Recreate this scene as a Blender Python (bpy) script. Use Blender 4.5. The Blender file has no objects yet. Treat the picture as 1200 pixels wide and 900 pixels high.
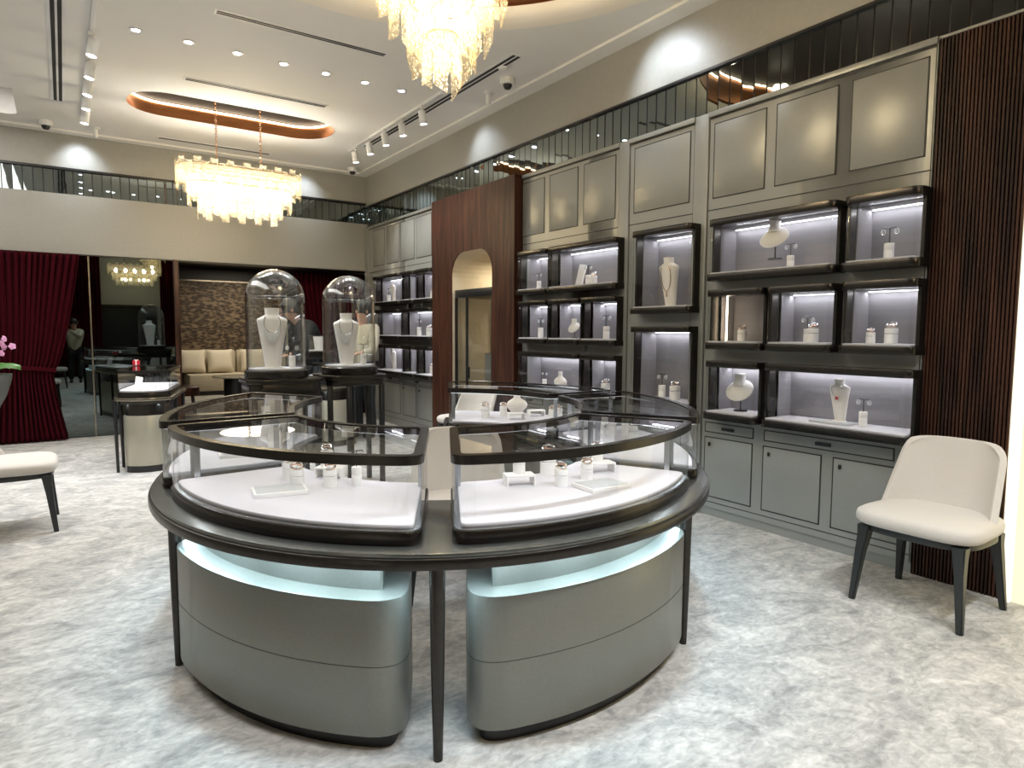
import bpy, bmesh, math, random
from mathutils import Vector, Matrix
from math import sin, cos, pi, radians, sqrt, atan2
random.seed(4)
sc = bpy.context.scene
C = sc.collection

# ------------------------------------------------------------------ materials
def _mat(name):
    m = bpy.data.materials.new(name); m.use_nodes = True
    nt = m.node_tree; nt.nodes.clear()
    out = nt.nodes.new('ShaderNodeOutputMaterial')
    return m, nt, out

def pbr(name, col, rough=.5, metal=0., noise=0., scale=8., col2=None, bump=0., bscale=60., stretch=(1,1,1), sheen=0., coat=0., spec=.5, detail=3.):
    m, nt, out = _mat(name)
    b = nt.nodes.new('ShaderNodeBsdfPrincipled')
    b.inputs['Base Color'].default_value = (*col, 1)
    b.inputs['Roughness'].default_value = rough
    b.inputs['Metallic'].default_value = metal
    b.inputs['Coat Weight'].default_value = coat
    b.inputs['Specular IOR Level'].default_value = spec
    if sheen: b.inputs['Sheen Weight'].default_value = sheen
    tc = nt.nodes.new('ShaderNodeTexCoord')
    mp = nt.nodes.new('ShaderNodeMapping'); mp.inputs['Scale'].default_value = stretch
    nt.links.new(tc.outputs['Object'], mp.inputs[0])
    if col2 is None: col2 = tuple(c*(1-noise) for c in col)
    if noise or col2 != col:
        n = nt.nodes.new('ShaderNodeTexNoise'); n.inputs['Scale'].default_value = scale; n.inputs['Detail'].default_value = detail
        nt.links.new(mp.outputs[0], n.inputs['Vector'])
        r = nt.nodes.new('ShaderNodeValToRGB')
        r.color_ramp.elements[0].position = .35; r.color_ramp.elements[1].position = .68
        r.color_ramp.elements[0].color = (*col2, 1); r.color_ramp.elements[1].color = (*col, 1)
        nt.links.new(n.outputs['Fac'], r.inputs[0]); nt.links.new(r.outputs[0], b.inputs['Base Color'])
    if bump:
        n2 = nt.nodes.new('ShaderNodeTexNoise'); n2.inputs['Scale'].default_value = bscale; n2.inputs['Detail'].default_value = 2
        nt.links.new(mp.outputs[0], n2.inputs['Vector'])
        bp = nt.nodes.new('ShaderNodeBump'); bp.inputs['Strength'].default_value = bump; bp.inputs['Distance'].default_value = .01
        nt.links.new(n2.outputs['Fac'], bp.inputs['Height']); nt.links.new(bp.outputs[0], b.inputs['Normal'])
    nt.links.new(b.outputs[0], out.inputs[0])
    return m

def emis(name, col, s):
    m, nt, out = _mat(name)
    e = nt.nodes.new('ShaderNodeEmission'); e.inputs[0].default_value = (*col, 1); e.inputs[1].default_value = s
    nt.links.new(e.outputs[0], out.inputs[0]); return m

def glass(name, tint=(.97, .985, .985), refl=.10, power=5.):
    m, nt, out = _mat(name)
    t = nt.nodes.new('ShaderNodeBsdfTransparent'); t.inputs[0].default_value = (*tint, 1)
    g = nt.nodes.new('ShaderNodeBsdfGlossy'); g.inputs['Roughness'].default_value = .015
    lw = nt.nodes.new('ShaderNodeLayerWeight'); lw.inputs['Blend'].default_value = .5
    pw = nt.nodes.new('ShaderNodeMath'); pw.operation = 'POWER'; pw.inputs[1].default_value = power
    nt.links.new(lw.outputs['Facing'], pw.inputs[0])
    mu = nt.nodes.new('ShaderNodeMath'); mu.operation = 'MULTIPLY_ADD'; mu.inputs[1].default_value = .9; mu.inputs[2].default_value = .03+refl*.3; mu.use_clamp = True
    nt.links.new(pw.outputs[0], mu.inputs[0])
    mx = nt.nodes.new('ShaderNodeMixShader')
    nt.links.new(mu.outputs[0], mx.inputs[0]); nt.links.new(t.outputs[0], mx.inputs[1]); nt.links.new(g.outputs[0], mx.inputs[2])
    nt.links.new(mx.outputs[0], out.inputs[0]); return m

def mirror(name, col, rough=.01, bump=0):
    m, nt, out = _mat(name)
    g = nt.nodes.new('ShaderNodeBsdfGlossy'); g.inputs['Roughness'].default_value = rough; g.inputs[0].default_value = (*col, 1)
    if bump:
        tc = nt.nodes.new('ShaderNodeTexCoord'); n = nt.nodes.new('ShaderNodeTexNoise'); n.inputs['Scale'].default_value = 5
        nt.links.new(tc.outputs['Object'], n.inputs['Vector'])
        bp = nt.nodes.new('ShaderNodeBump'); bp.inputs['Strength'].default_value = bump; bp.inputs['Distance'].default_value = .02
        nt.links.new(n.outputs['Fac'], bp.inputs['Height']); nt.links.new(bp.outputs[0], g.inputs['Normal'])
    nt.links.new(g.outputs[0], out.inputs[0]); return m

def crystal(name):
    m, nt, out = _mat(name)
    tc = nt.nodes.new('ShaderNodeTexCoord')
    v = nt.nodes.new('ShaderNodeTexVoronoi'); v.inputs['Scale'].default_value = 60
    mp = nt.nodes.new('ShaderNodeMapping'); mp.inputs['Scale'].default_value = (1, 1, .6)
    nt.links.new(tc.outputs['Object'], mp.inputs[0]); nt.links.new(mp.outputs[0], v.inputs['Vector'])
    bp = nt.nodes.new('ShaderNodeBump'); bp.inputs['Strength'].default_value = .8; bp.inputs['Distance'].default_value = .01
    nt.links.new(v.outputs['Distance'], bp.inputs['Height'])
    tr = nt.nodes.new('ShaderNodeBsdfTransparent'); tr.inputs[0].default_value = (1, .96, .86, 1)
    tl = nt.nodes.new('ShaderNodeBsdfTranslucent'); tl.inputs[0].default_value = (1, .90, .72, 1)
    df = nt.nodes.new('ShaderNodeBsdfDiffuse'); df.inputs[0].default_value = (.9, .82, .68, 1)
    gl = nt.nodes.new('ShaderNodeBsdfGlossy'); gl.inputs['Roughness'].default_value = .12
    for n in (tl, df, gl): nt.links.new(bp.outputs[0], n.inputs['Normal'])
    r = nt.nodes.new('ShaderNodeValToRGB'); r.color_ramp.elements[0].position = .05; r.color_ramp.elements[1].position = .4
    r.color_ramp.elements[0].color = (.88, .88, .88, 1); r.color_ramp.elements[1].color = (.10, .10, .10, 1)
    nt.links.new(v.outputs['Distance'], r.inputs[0])
    a = nt.nodes.new('ShaderNodeMixShader'); a.inputs[0].default_value = .35
    nt.links.new(tl.outputs[0], a.inputs[1]); nt.links.new(df.outputs[0], a.inputs[2])
    b = nt.nodes.new('ShaderNodeMixShader'); b.inputs[0].default_value = .25
    nt.links.new(a.outputs[0], b.inputs[1]); nt.links.new(gl.outputs[0], b.inputs[2])
    c = nt.nodes.new('ShaderNodeMixShader')
    nt.links.new(r.outputs[0], c.inputs[0]); nt.links.new(tr.outputs[0], c.inputs[1]); nt.links.new(b.outputs[0], c.inputs[2])
    nt.links.new(c.outputs[0], out.inputs[0]); return m

def wood(name, c1, c2, rough=.35, scale=3., axis='Z'):
    m, nt, out = _mat(name)
    b = nt.nodes.new('ShaderNodeBsdfPrincipled'); b.inputs['Roughness'].default_value = rough; b.inputs['Specular IOR Level'].default_value = .25
    tc = nt.nodes.new('ShaderNodeTexCoord'); mp = nt.nodes.new('ShaderNodeMapping')
    mp.inputs['Scale'].default_value = (9, 9, .7)
    nt.links.new(tc.outputs['Object'], mp.inputs[0])
    n = nt.nodes.new('ShaderNodeTexNoise'); n.inputs['Scale'].default_value = scale; n.inputs['Detail'].default_value = 6; n.inputs['Distortion'].default_value = .6
    nt.links.new(mp.outputs[0], n.inputs['Vector'])
    r = nt.nodes.new('ShaderNodeValToRGB'); r.color_ramp.elements[0].position = .35; r.color_ramp.elements[1].position = .65
    r.color_ramp.elements[0].color = (*c1, 1); r.color_ramp.elements[1].color = (*c2, 1)
    nt.links.new(n.outputs['Fac'], r.inputs[0]); nt.links.new(r.outputs[0], b.inputs['Base Color'])
    nt.links.new(b.outputs[0], out.inputs[0]); return m

def floor_mat():
    m, nt, out = _mat('marbled_carpet')
    b = nt.nodes.new('ShaderNodeBsdfPrincipled'); b.inputs['Roughness'].default_value = .62; b.inputs['Specular IOR Level'].default_value = .3
    tc = nt.nodes.new('ShaderNodeTexCoord'); mp = nt.nodes.new('ShaderNodeMapping'); mp.inputs['Scale'].default_value = (1, 1.5, 1)
    mp.inputs['Rotation'].default_value = (0, 0, .5)
    nt.links.new(tc.outputs['Object'], mp.inputs[0])
    n = nt.nodes.new('ShaderNodeTexNoise'); n.inputs['Scale'].default_value = 3.2; n.inputs['Detail'].default_value = 10; n.inputs['Roughness'].default_value = .72; n.inputs['Distortion'].default_value = 1.1
    nt.links.new(mp.outputs[0], n.inputs['Vector'])
    r = nt.nodes.new('ShaderNodeValToRGB'); e = r.color_ramp.elements
    e[0].position = .33; e[0].color = (.265, .262, .255, 1); e[1].position = .66; e[1].color = (.60, .575, .54, 1)
    x = r.color_ramp.elements.new(.5); x.color = (.43, .417, .397, 1)
    nt.links.new(n.outputs['Fac'], r.inputs[0])
    n2 = nt.nodes.new('ShaderNodeTexNoise'); n2.inputs['Scale'].default_value = 22; n2.inputs['Detail'].default_value = 8; n2.inputs['Distortion'].default_value = .8
    nt.links.new(mp.outputs[0], n2.inputs['Vector'])
    mx = nt.nodes.new('ShaderNodeMixRGB'); mx.blend_type = 'OVERLAY'; mx.inputs[0].default_value = .55
    nt.links.new(r.outputs[0], mx.inputs[1]); nt.links.new(n2.outputs['Fac'], mx.inputs[2])
    nt.links.new(mx.outputs[0], b.inputs['Base Color'])
    bp = nt.nodes.new('ShaderNodeBump'); bp.inputs['Strength'].default_value = .25; bp.inputs['Distance'].default_value = .01
    nt.links.new(n2.outputs['Fac'], bp.inputs['Height']); nt.links.new(bp.outputs[0], b.inputs['Normal'])
    nt.links.new(b.outputs[0], out.inputs[0]); return m

def wallpaper_mat():
    m, nt, out = _mat('leaf_wallpaper')
    b = nt.nodes.new('ShaderNodeBsdfPrincipled'); b.inputs['Roughness'].default_value = .6
    tc = nt.nodes.new('ShaderNodeTexCoord')
    v = nt.nodes.new('ShaderNodeTexVoronoi'); v.inputs['Scale'].default_value = 9
    mp = nt.nodes.new('ShaderNodeMapping'); mp.inputs['Rotation'].default_value = (0, .7, 0); mp.inputs['Scale'].default_value = (1, 1, 2.4)
    nt.links.new(tc.outputs['Object'], mp.inputs[0]); nt.links.new(mp.outputs[0], v.inputs['Vector'])
    n = nt.nodes.new('ShaderNodeTexNoise'); n.inputs['Scale'].default_value = 9; n.inputs['Detail'].default_value = 6
    nt.links.new(tc.outputs['Object'], n.inputs['Vector'])
    ad = nt.nodes.new('ShaderNodeMath'); ad.operation = 'MULTIPLY'
    nt.links.new(v.outputs['Distance'], ad.inputs[0]); nt.links.new(n.outputs['Fac'], ad.inputs[1])
    r = nt.nodes.new('ShaderNodeValToRGB'); e = r.color_ramp.elements
    e[0].position = .08; e[0].color = (.022, .015, .010, 1); e[1].position = .42; e[1].color = (.21, .155, .095, 1)
    x = e.new(.22); x.color = (.065, .043, .026, 1)
    nt.links.new(ad.outputs[0], r.inputs[0]); nt.links.new(r.outputs[0], b.inputs['Base Color'])
    nt.links.new(b.outputs[0], out.inputs[0]); return m

M = dict(
    floor=floor_mat(),
    wall=pbr('taupe_wall', (.33, .325, .30), .42, noise=.05, scale=30, bump=.05, bscale=200),
    plaster=pbr('warm_plaster', (.62, .54, .40), .8, noise=.12, scale=4, bump=.2, bscale=25),
    white=pbr('white_ceiling', (.80, .785, .755), .75, noise=.02, scale=2),
    whitepaint=pbr('white_enamel', (.80, .80, .80), .35),
    cove=pbr('cream_cove', (.86, .80, .70), .6),
    bronze=pbr('dark_bronze', (.055, .050, .045), .27, .85, noise=.2, scale=40),
    bronze2=pbr('polished_bronze', (.30, .27, .22), .22, .95),
    black=pbr('black_lacquer', (.012, .012, .013), .28),
    legm=pbr('charcoal_leg', (.020, .023, .023), .38),
    body=pbr('champagne_grey_metal', (.22, .22, .195), .38, .55, noise=.06, scale=90, bump=.03, bscale=300),
    vbody=pbr('champagne_metal', (.46, .44, .36), .36, .6, noise=.06, scale=90),
    tabletop=pbr('brushed_gunmetal', (.20, .212, .205), .24, .8, noise=.15, scale=30),
    panel=pbr('satin_grey_lacquer', (.30, .305, .285), .36, .25, noise=.04, scale=60),
    groove=pbr('dark_inlay', (.018, .017, .016), .5),
    deck=pbr('white_velvet', (.66, .64, .685), .85, bump=.05, bscale=300),
    lining=pbr('lilac_grey_silk', (.26, .245, .26), .6, noise=.1, scale=3, stretch=(1, 1, 14)),
    fabric=pbr('pale_grey_upholstery', (.60, .565, .525), .85, noise=.06, scale=200, bump=.12, bscale=400, sheen=.3),
    sofa=pbr('cream_upholstery', (.60, .54, .42), .85, noise=.08, scale=12, bump=.1, bscale=200),
    cushion=pbr('pale_cream_cushion', (.74, .68, .56), .85),
    bust=pbr('cream_leatherette', (.86, .82, .78), .6, bump=.03, bscale=400),
    bust2=pbr('white_leatherette', (.88, .86, .84), .55),
    silver=pbr('silver_metal', (.80, .80, .82), .16, 1.0),
    gold=pbr('rose_gold', (.86, .58, .42), .2, 1.0),
    gem=pbr('cut_gemstone', (.92, .93, .97), .05, .4, coat=1.),
    ruby=pbr('red_lacquer', (.55, .01, .03), .3),
    greypad=pbr('grey_satin_pad', (.55, .56, .58), .45),
    steel=pbr('steel_post', (.50, .53, .56), .25, 1.0),
    copper=pbr('brushed_copper', (.30, .13, .055), .36, .9, noise=.25, scale=4, stretch=(1, 1, 20)),
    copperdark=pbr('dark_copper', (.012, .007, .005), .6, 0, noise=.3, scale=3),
    curtain=pbr('burgundy_velvet', (.043, .0022, .006), 1., spec=.1),
    walnut=wood('walnut_veneer', (.019, .0070, .0042), (.062, .0225, .0125), .42, 2.2),
    walnut2=wood('walnut_slat', (.014, .006, .004), (.065, .026, .015), .5, 1.6),
    mirror=mirror('smoked_mirror', (.115, .135, .13)),
    mirror2=mirror('fluted_smoked_mirror', (.24, .27, .265), .02, .02),
    mirror3=mirror('clear_mirror', (.8, .8, .78)),
    glass=glass('clear_glass'),
    topglass=glass('top_glass', (.95, .965, .965), .15),
    domeglass=glass('bell_glass', (.965, .975, .975), .10, power=3.),
    crystal=crystal('textured_crystal'),
    bulb=emis('warm_bulb', (1, .86, .60), 45.),
    led=emis('white_led', (.93, .96, 1), 5.),
    ledcase=emis('case_led', (.93, .96, 1), 1.6),
    ledwarm=emis('warm_led', (1, .80, .55), 9.),
    lens=emis('spot_lens', (.90, .95, 1), 25.),
    lightbox=emis('light_panel_face', (1, .86, .50), .95),
    lightedge=emis('light_panel_edge', (1, .93, .72), .95),
    slot=pbr('air_slot_black', (.02, .02, .02), .6),
    wallpaper=wallpaper_mat(),
    darkwall=pbr('dark_lounge_wall', (.012, .010, .010), .5),
    slate=pbr('slate_grey', (.07, .075, .078), .5),
    leaf=pbr('orchid_leaf', (.06, .17, .03), .4, noise=.4, scale=20),
    petal=pbr('orchid_petal', (.74, .36, .58), .6, noise=.3, scale=60),
    stemm=pbr('orchid_stem', (.12, .16, .05), .5),
    pot=pbr('grey_glazed_pot', (.10, .105, .10), .45),
    skin=pbr('skin', (.50, .29, .20), .5),
    hair=pbr('dark_hair', (.012, .009, .008), .5),
    khaki=pbr('khaki_cloth', (.44, .40, .30), .85, bump=.1, bscale=80),
    navy=pbr('dark_suit_cloth', (.007, .010, .011), .8),
    greyhat=pbr('grey_cap_cloth', (.10, .10, .105), .8),
    shoe=pbr('black_leather', (.01, .01, .01), .35),
)

# ------------------------------------------------------------------ mesh builder
class MB:
    def __init__(s): s.bm = bmesh.new()
    def box(s, x0, x1, y0, y1, z0, z1, bev=0, seg=2):
        t = bmesh.new()
        vs = [t.verts.new((x, y, z)) for x in (x0, x1) for y in (y0, y1) for z in (z0, z1)]
        for f in ((0,1,3,2),(4,6,7,5),(0,4,5,1),(2,3,7,6),(0,2,6,4),(1,5,7,3)): t.faces.new([vs[i] for i in f])
        if bev: bmesh.ops.bevel(t, geom=t.edges[:], offset=bev, segments=seg, profile=.5, affect='EDGES')
        s._join(t); return s
    def _join(s, t, mat=None):
        me = bpy.data.meshes.new('tmp'); t.to_mesh(me); t.free()
        if mat: me.transform(mat)
        s.bm.from_mesh(me); bpy.data.meshes.remove(me)
    def prism(s, pts, z0, z1, bev=0):
        t = bmesh.new()
        f = t.faces.new([t.verts.new((p[0], p[1], z0)) for p in pts])
        r = bmesh.ops.extrude_face_region(t, geom=[f])
        for v in r['geom']:
            if isinstance(v, bmesh.types.BMVert): v.co.z = z1
        if bev:
            ed = [e for e in t.edges if abs(e.verts[0].co.z-e.verts[1].co.z) < 1e-6]
            bmesh.ops.bevel(t, geom=ed, offset=bev, segments=2, profile=.5, affect='EDGES')
        s._join(t); return s
    def ring(s, outer, inner, z0, z1):
        n = len(outer); bm = s.bm
        L = [[bm.verts.new((p[0], p[1], z)) for p in pl] for pl, z in ((outer, z0), (outer, z1), (inner, z1), (inner, z0))]
        for i in range(n):
            j = (i+1) % n
            for a in range(4):
                b = (a+1) % 4
                bm.faces.new((L[a][i], L[a][j], L[b][j], L[b][i]))
        return s
    def sheet(s, pts, z0, z1, closed=False):
        bm = s.bm; a = [bm.verts.new((p[0], p[1], z0)) for p in pts]; b = [bm.verts.new((p[0], p[1], z1)) for p in pts]
        n = len(pts)
        for i in range(n if closed else n-1):
            j = (i+1) % n; bm.faces.new((a[i], a[j], b[j], b[i]))
        return s
    def face(s, pts):
        s.bm.faces.new([s.bm.verts.new(p) for p in pts]); return s
    def lathe(s, prof, c=(0,0,0), seg=24, sx=1, sy=1):
        bm = s.bm; rows = []
        for r, z in prof:
            if r < 1e-5: rows.append([bm.verts.new((c[0], c[1], c[2]+z))])
            else: rows.append([bm.verts.new((c[0]+sx*r*cos(2*pi*i/seg), c[1]+sy*r*sin(2*pi*i/seg), c[2]+z)) for i in range(seg)])
        for a, b in zip(rows, rows[1:]):
            for i in range(seg):
                j = (i+1) % seg
                if len(a) == 1 and len(b) == 1: break
                if len(a) == 1: bm.faces.new((a[0], b[j], b[i]))
                elif len(b) == 1: bm.faces.new((a[i], a[j], b[0]))
                else: bm.faces.new((a[i], a[j], b[j], b[i]))
        return s
    def cyl(s, c, r, h, r2=None, seg=24):
        r2 = r if r2 is None else r2
        return s.lathe([(0, 0), (r, 0), (r2, h), (0, h)], c, seg)
    def tube(s, path, r, seg=8, closed=False, cap=True):
        P = [Vector(p) for p in path]; n = len(P); rr = r if isinstance(r, (list, tuple)) else [r]*n
        bm = s.bm; rings = []; up = None
        for i in range(n):
            if closed: t = (P[(i+1) % n]-P[i-1])
            else: t = P[min(i+1, n-1)]-P[max(i-1, 0)]
            t.normalize()
            if up is None:
                up = Vector((0, 0, 1)) if abs(t.z) < .9 else Vector((1, 0, 0))
            u = (up - t*up.dot(t)).normalized(); up = u; w = t.cross(u)
            rings.append([bm.verts.new(P[i]+rr[i]*(u*cos(2*pi*k/seg)+w*sin(2*pi*k/seg))) for k in range(seg)])
        for i in range(n if closed else n-1):
            a, b = rings[i], rings[(i+1) % n]
            for k in range(seg):
                l = (k+1) % seg; bm.faces.new((a[k], a[l], b[l], b[k]))
        if cap and not closed: bm.faces.new(rings[0][::-1]); bm.faces.new(rings[-1])
        return s
    def sphere(s, c, r, seg=16, sz=1., sx=1., sy=1.):
        n = seg//2
        return s.lathe([(r*sin(pi*i/n) if 0 < i < n else 0, -r*cos(pi*i/n)*sz) for i in range(n+1)], c, seg, sx, sy)
    def grid(s, f, nu, nv, closed=False):
        bm = s.bm; g = [[bm.verts.new(f(i/nu, j/nv)) for j in range(nv+1)] for i in range(nu if closed else nu+1)]
        k = len(g)
        for i in range(nu):
            for j in range(nv):
                bm.faces.new((g[i][j], g[(i+1) % k][j], g[(i+1) % k][j+1], g[i][j+1]))
        return s
    def xf(s, m): bmesh.ops.transform(s.bm, matrix=m, verts=s.bm.verts[:]); return s
    def mesh(s, name, mat, angle=38, smooth=True):
        bmesh.ops.recalc_face_normals(s.bm, faces=s.bm.faces[:])
        me = bpy.data.meshes.new(name); s.bm.to_mesh(me); s.bm.free()
        if smooth:
            for p in me.polygons: p.use_smooth = True
            me.set_sharp_from_angle(angle=radians(angle))
        me.materials.append(M[mat] if isinstance(mat, str) else mat)
        return me
    def build(s, name, mat, parent=None, **k):
        o = bpy.data.objects.new(name, s.mesh(name, mat, **k)); C.objects.link(o)
        if parent: o.parent = parent
        return o

def tag(o, label=None, cat=None, group=None, kind=None):
    if label: o['label'] = label
    if cat: o['category'] = cat
    if group: o['group'] = group
    if kind: o['kind'] = kind
    return o
def thing(name, label, cat, loc=(0,0,0), rz=0, group=None, scale=None):
    o = bpy.data.objects.new(name, None); C.objects.link(o); o.empty_display_size = .1
    o.location = loc; o.rotation_euler = (0, 0, rz)
    if scale: o.scale = (scale,)*3
    return tag(o, label, cat, group)
def inst(name, me, parent=None, loc=(0,0,0), rot=(0,0,0)):
    o = bpy.data.objects.new(name, me); C.objects.link(o)
    if parent: o.parent = parent
    o.location = loc; o.rotation_euler = rot; return o
def copy_tree(o, parent=None):
    c = o.copy(); C.objects.link(c); c.parent = parent
    for ch in o.children: copy_tree(ch, c)
    return c
def place(proto, loc, rz, label, group=None, scale=None):
    if not proto.get('_used'): o = proto; o['_used'] = 1
    else:
        o = copy_tree(proto)
    o.location = loc; o.rotation_euler = (0, 0, rz)
    if scale: o.scale = (scale,)*3
    else: o.scale = (1, 1, 1)
    o['label'] = label
    if group: o['group'] = group
    elif 'group' in o: del o['group']
    return o
def struct(name, mb, mat, **k):
    o = mb.build(name, mat, **k); o['kind'] = 'structure'; return o
def lamp(kind, loc, power, col=(1,1,1), size=.1, rot=None, target=None, parent=None, sizey=None, spread=None, angle=None, blend=.6, name='light'):
    l = bpy.data.lights.new(name, kind); l.energy = power; l.color = col
    if kind == 'AREA':
        l.size = size
        if sizey: l.shape = 'RECTANGLE'; l.size_y = sizey
        else: l.shape = 'DISK'
        if spread: l.spread = radians(spread)
    else: l.shadow_soft_size = size
    if kind == 'SPOT': l.spot_size = radians(angle or 60); l.spot_blend = blend
    o = bpy.data.objects.new(name, l); C.objects.link(o); o.location = loc
    if parent: o.parent = parent
    if target: o.rotation_euler = (Vector(target)-Vector(loc)).to_track_quat('-Z', 'Y').to_euler()
    elif rot: o.rotation_euler = rot
    return o

# ------------------------------------------------------------------ camera
F = 767.65
yaw, pitch, roll = radians(34.333), radians(-4.582), radians(.298)
f = Vector((sin(yaw)*cos(pitch), cos(yaw)*cos(pitch), sin(pitch)))
r = Vector((cos(yaw), -sin(yaw), 0)); u = r.cross(f)
rr = r*cos(roll)+u*sin(roll); uu = u*cos(roll)-r*sin(roll)
cam = bpy.data.objects.new('camera', bpy.data.cameras.new('camera')); C.objects.link(cam)
m3 = Matrix((rr, uu, -f)).transposed()
cam.matrix_world = Matrix.Translation((0, 0, 1.5)) @ m3.to_4x4()
cam.data.sensor_width = 36; cam.data.lens = F/1200*36; cam.data.clip_start = .02; cam.data.clip_end = 80
sc.camera = cam

# ------------------------------------------------------------------ the room
XW = 4.32; YB = 10.8; ZC = 4.12
X0, Y0 = -3.0, -3.2
struct('floor', MB().box(X0-.2, 6.0, Y0-.2, 18.0, -.1, 0), 'floor')

def racetrack(x0, x1, y0, y1, rr_, n=10):
    P = []
    for cx, cy, a in ((x1-rr_, y0+rr_, -90), (x1-rr_, y1-rr_, 0), (x0+rr_, y1-rr_, 90), (x0+rr_, y0+rr_, 180)):
        for i in range(n+1):
            t = radians(a+90*i/n); P.append((cx+rr_*cos(t), cy+rr_*sin(t)))
    return P
def circle(cx, cy, r_, n=72): return [(cx+r_*cos(2*pi*i/n), cy+r_*sin(2*pi*i/n)) for i in range(n)]

CC = (1.9, 3.4)
rec1 = racetrack(.70, 3.08, 8.36, 9.28, .42)
rec2 = racetrack(-2.4, -.36, 1.5, 10.28, .12, 4)
circ = circle(CC[0], CC[1], 2.08)
mb = MB()
ed = []
for loop in ([(X0, Y0), (4.6, Y0), (4.6, YB+.05), (X0, YB+.05)], rec1, rec2, circ):
    vs = [mb.bm.verts.new((p[0], p[1], ZC)) for p in loop]
    ed += [mb.bm.edges.new((vs[i], vs[(i+1) % len(vs)])) for i in range(len(vs))]
bmesh.ops.triangle_fill(mb.bm, use_beauty=True, edges=ed)
struct('ceiling', mb, 'white', smooth=False)
struct('trim_1', MB().sheet(rec1, ZC, ZC+.17, True), 'copper')
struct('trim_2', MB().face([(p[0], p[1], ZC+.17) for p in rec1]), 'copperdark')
struct('trim_3', MB().sheet(rec2, ZC, ZC+.3, True).face([(p[0], p[1], ZC+.3) for p in rec2]), 'white')
mb = MB().lathe([(2.08, 0), (2.0, .004), (1.93, .02), (1.88, .05), (1.86, .09)], (CC[0], CC[1], ZC), 96)
struct('trim_4', mb, 'cove')
mb = MB().lathe([(1.86, .09), (1.88, .105), (1.86, .12), (1.86, .42)], (CC[0], CC[1], ZC), 96)
struct('trim_5', mb, 'copper')
struct('trim_6', MB().box(X0, 4.6, Y0, YB, ZC+.62, ZC+.7), 'white')
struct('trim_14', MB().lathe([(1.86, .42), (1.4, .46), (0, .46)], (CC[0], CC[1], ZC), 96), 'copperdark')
# perimeter ceiling lip
struct('trim_7', MB().box(4.16, 4.40, Y0, YB, ZC-.025, ZC+.0).box(X0, 4.16, YB-.16, YB, ZC-.025, ZC), 'white')
# LED strips in the recesses
mb = MB().tube([(p[0], p[1], ZC+.150) for p in racetrack(.715, 3.065, 8.375, 9.265, .41)], .011, 6, closed=True)
tag(mb.build('cove_light_strip', 'ledwarm'), 'warm light strip running round the long copper ceiling recess', 'light strip')
tag(MB().tube([(CC[0]+1.84*cos(t*pi/36), CC[1]+1.84*sin(t*pi/36), ZC+.40) for t in range(72)], .011, 6, closed=True).build('cove_light_strip', 'ledwarm'), 'warm light strip round the big circular copper ceiling recess', 'light strip')

# right wall
struct('wall_right', MB().box(4.60, 4.8, Y0, YB+.2, 0, ZC).box(4.345, 4.60, Y0, YB+.2, 3.60, ZC), 'wall')
# fluted mirror frieze
def frieze(name, n, place_):
    mb = MB()
    for i in range(n): place_(mb, i)
    return mb.build(name, 'mirror2', smooth=False)
mb = MB(); y = Y0; i = 0
while y < YB:
    a = random.uniform(-.0012, .0012)
    mb.face([(4.362+a, y+.006, 3.24), (4.362-a, y+.104, 3.24), (4.362-a, y+.104, 3.60), (4.362+a, y+.006, 3.60)]); y += .11
tag(mb.build('mirror_frieze', 'mirror2', smooth=False), 'band of narrow smoked mirror strips above the grey cabinets on the right wall', 'mirror')
struct('trim_8', MB().box(4.366, 4.44, Y0, YB, 3.24, 3.60).box(4.335, 4.37, Y0, YB, 3.585, 3.605), 'black')
struct('trim_9', MB().box(4.32, 4.60, Y0, YB, 3.225, 3.24), 'panel')
# back wall : bulkhead over mirrors and lounge opening
struct('wall_back', MB().box(X0, 4.6, YB, YB+.25, 2.52, 3.31).box(X0, 4.6, YB+.01, YB+.25, 3.65, ZC+.1), 'wall')
mb = MB(); x = X0
while x < 4.3:
    a = random.uniform(-.0012, .0012)
    mb.face([(x+.006, YB+.035+a, 3.31), (x+.104, YB+.035-a, 3.31), (x+.104, YB+.035-a, 3.65), (x+.006, YB+.035+a, 3.65)]); x += .11
tag(mb.build('mirror_frieze', 'mirror2', smooth=False), 'band of narrow smoked mirror strips high on the back wall above the beige bulkhead', 'mirror')
struct('trim_10', MB().box(X0, 4.6, YB+.04, YB+.24, 3.31, 3.65).box(X0, 4.6, YB-.004, YB+.02, 3.63, 3.66).box(X0, 4.4, YB-.004, YB+.25, 2.505, 2.52), 'black')
struct('wall_left', MB().box(X0-.2, X0, Y0-.2, YB+.2, 0, ZC), 'wall')
# front wall behind the photographer (seen in the mirror)
struct('wall_front', MB().box(X0, .95, Y0-.2, Y0, 0, ZC).box(2.55, 4.6, Y0-.2, Y0, 0, ZC).box(.95, 2.55, Y0-.2, Y0, 2.25, ZC), 'wall')
d = struct('door_1', MB().box(.95, 2.55, Y0-.16, Y0-.12, 0, 2.25), 'black')
MB().box(.90, .97, Y0-.02, Y0+.03, 0, 2.30).box(2.53, 2.60, Y0-.02, Y0+.03, 0, 2.30).box(.90, 2.60, Y0-.02, Y0+.03, 2.23, 2.30).build('door_frame', 'bronze', d)

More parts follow.
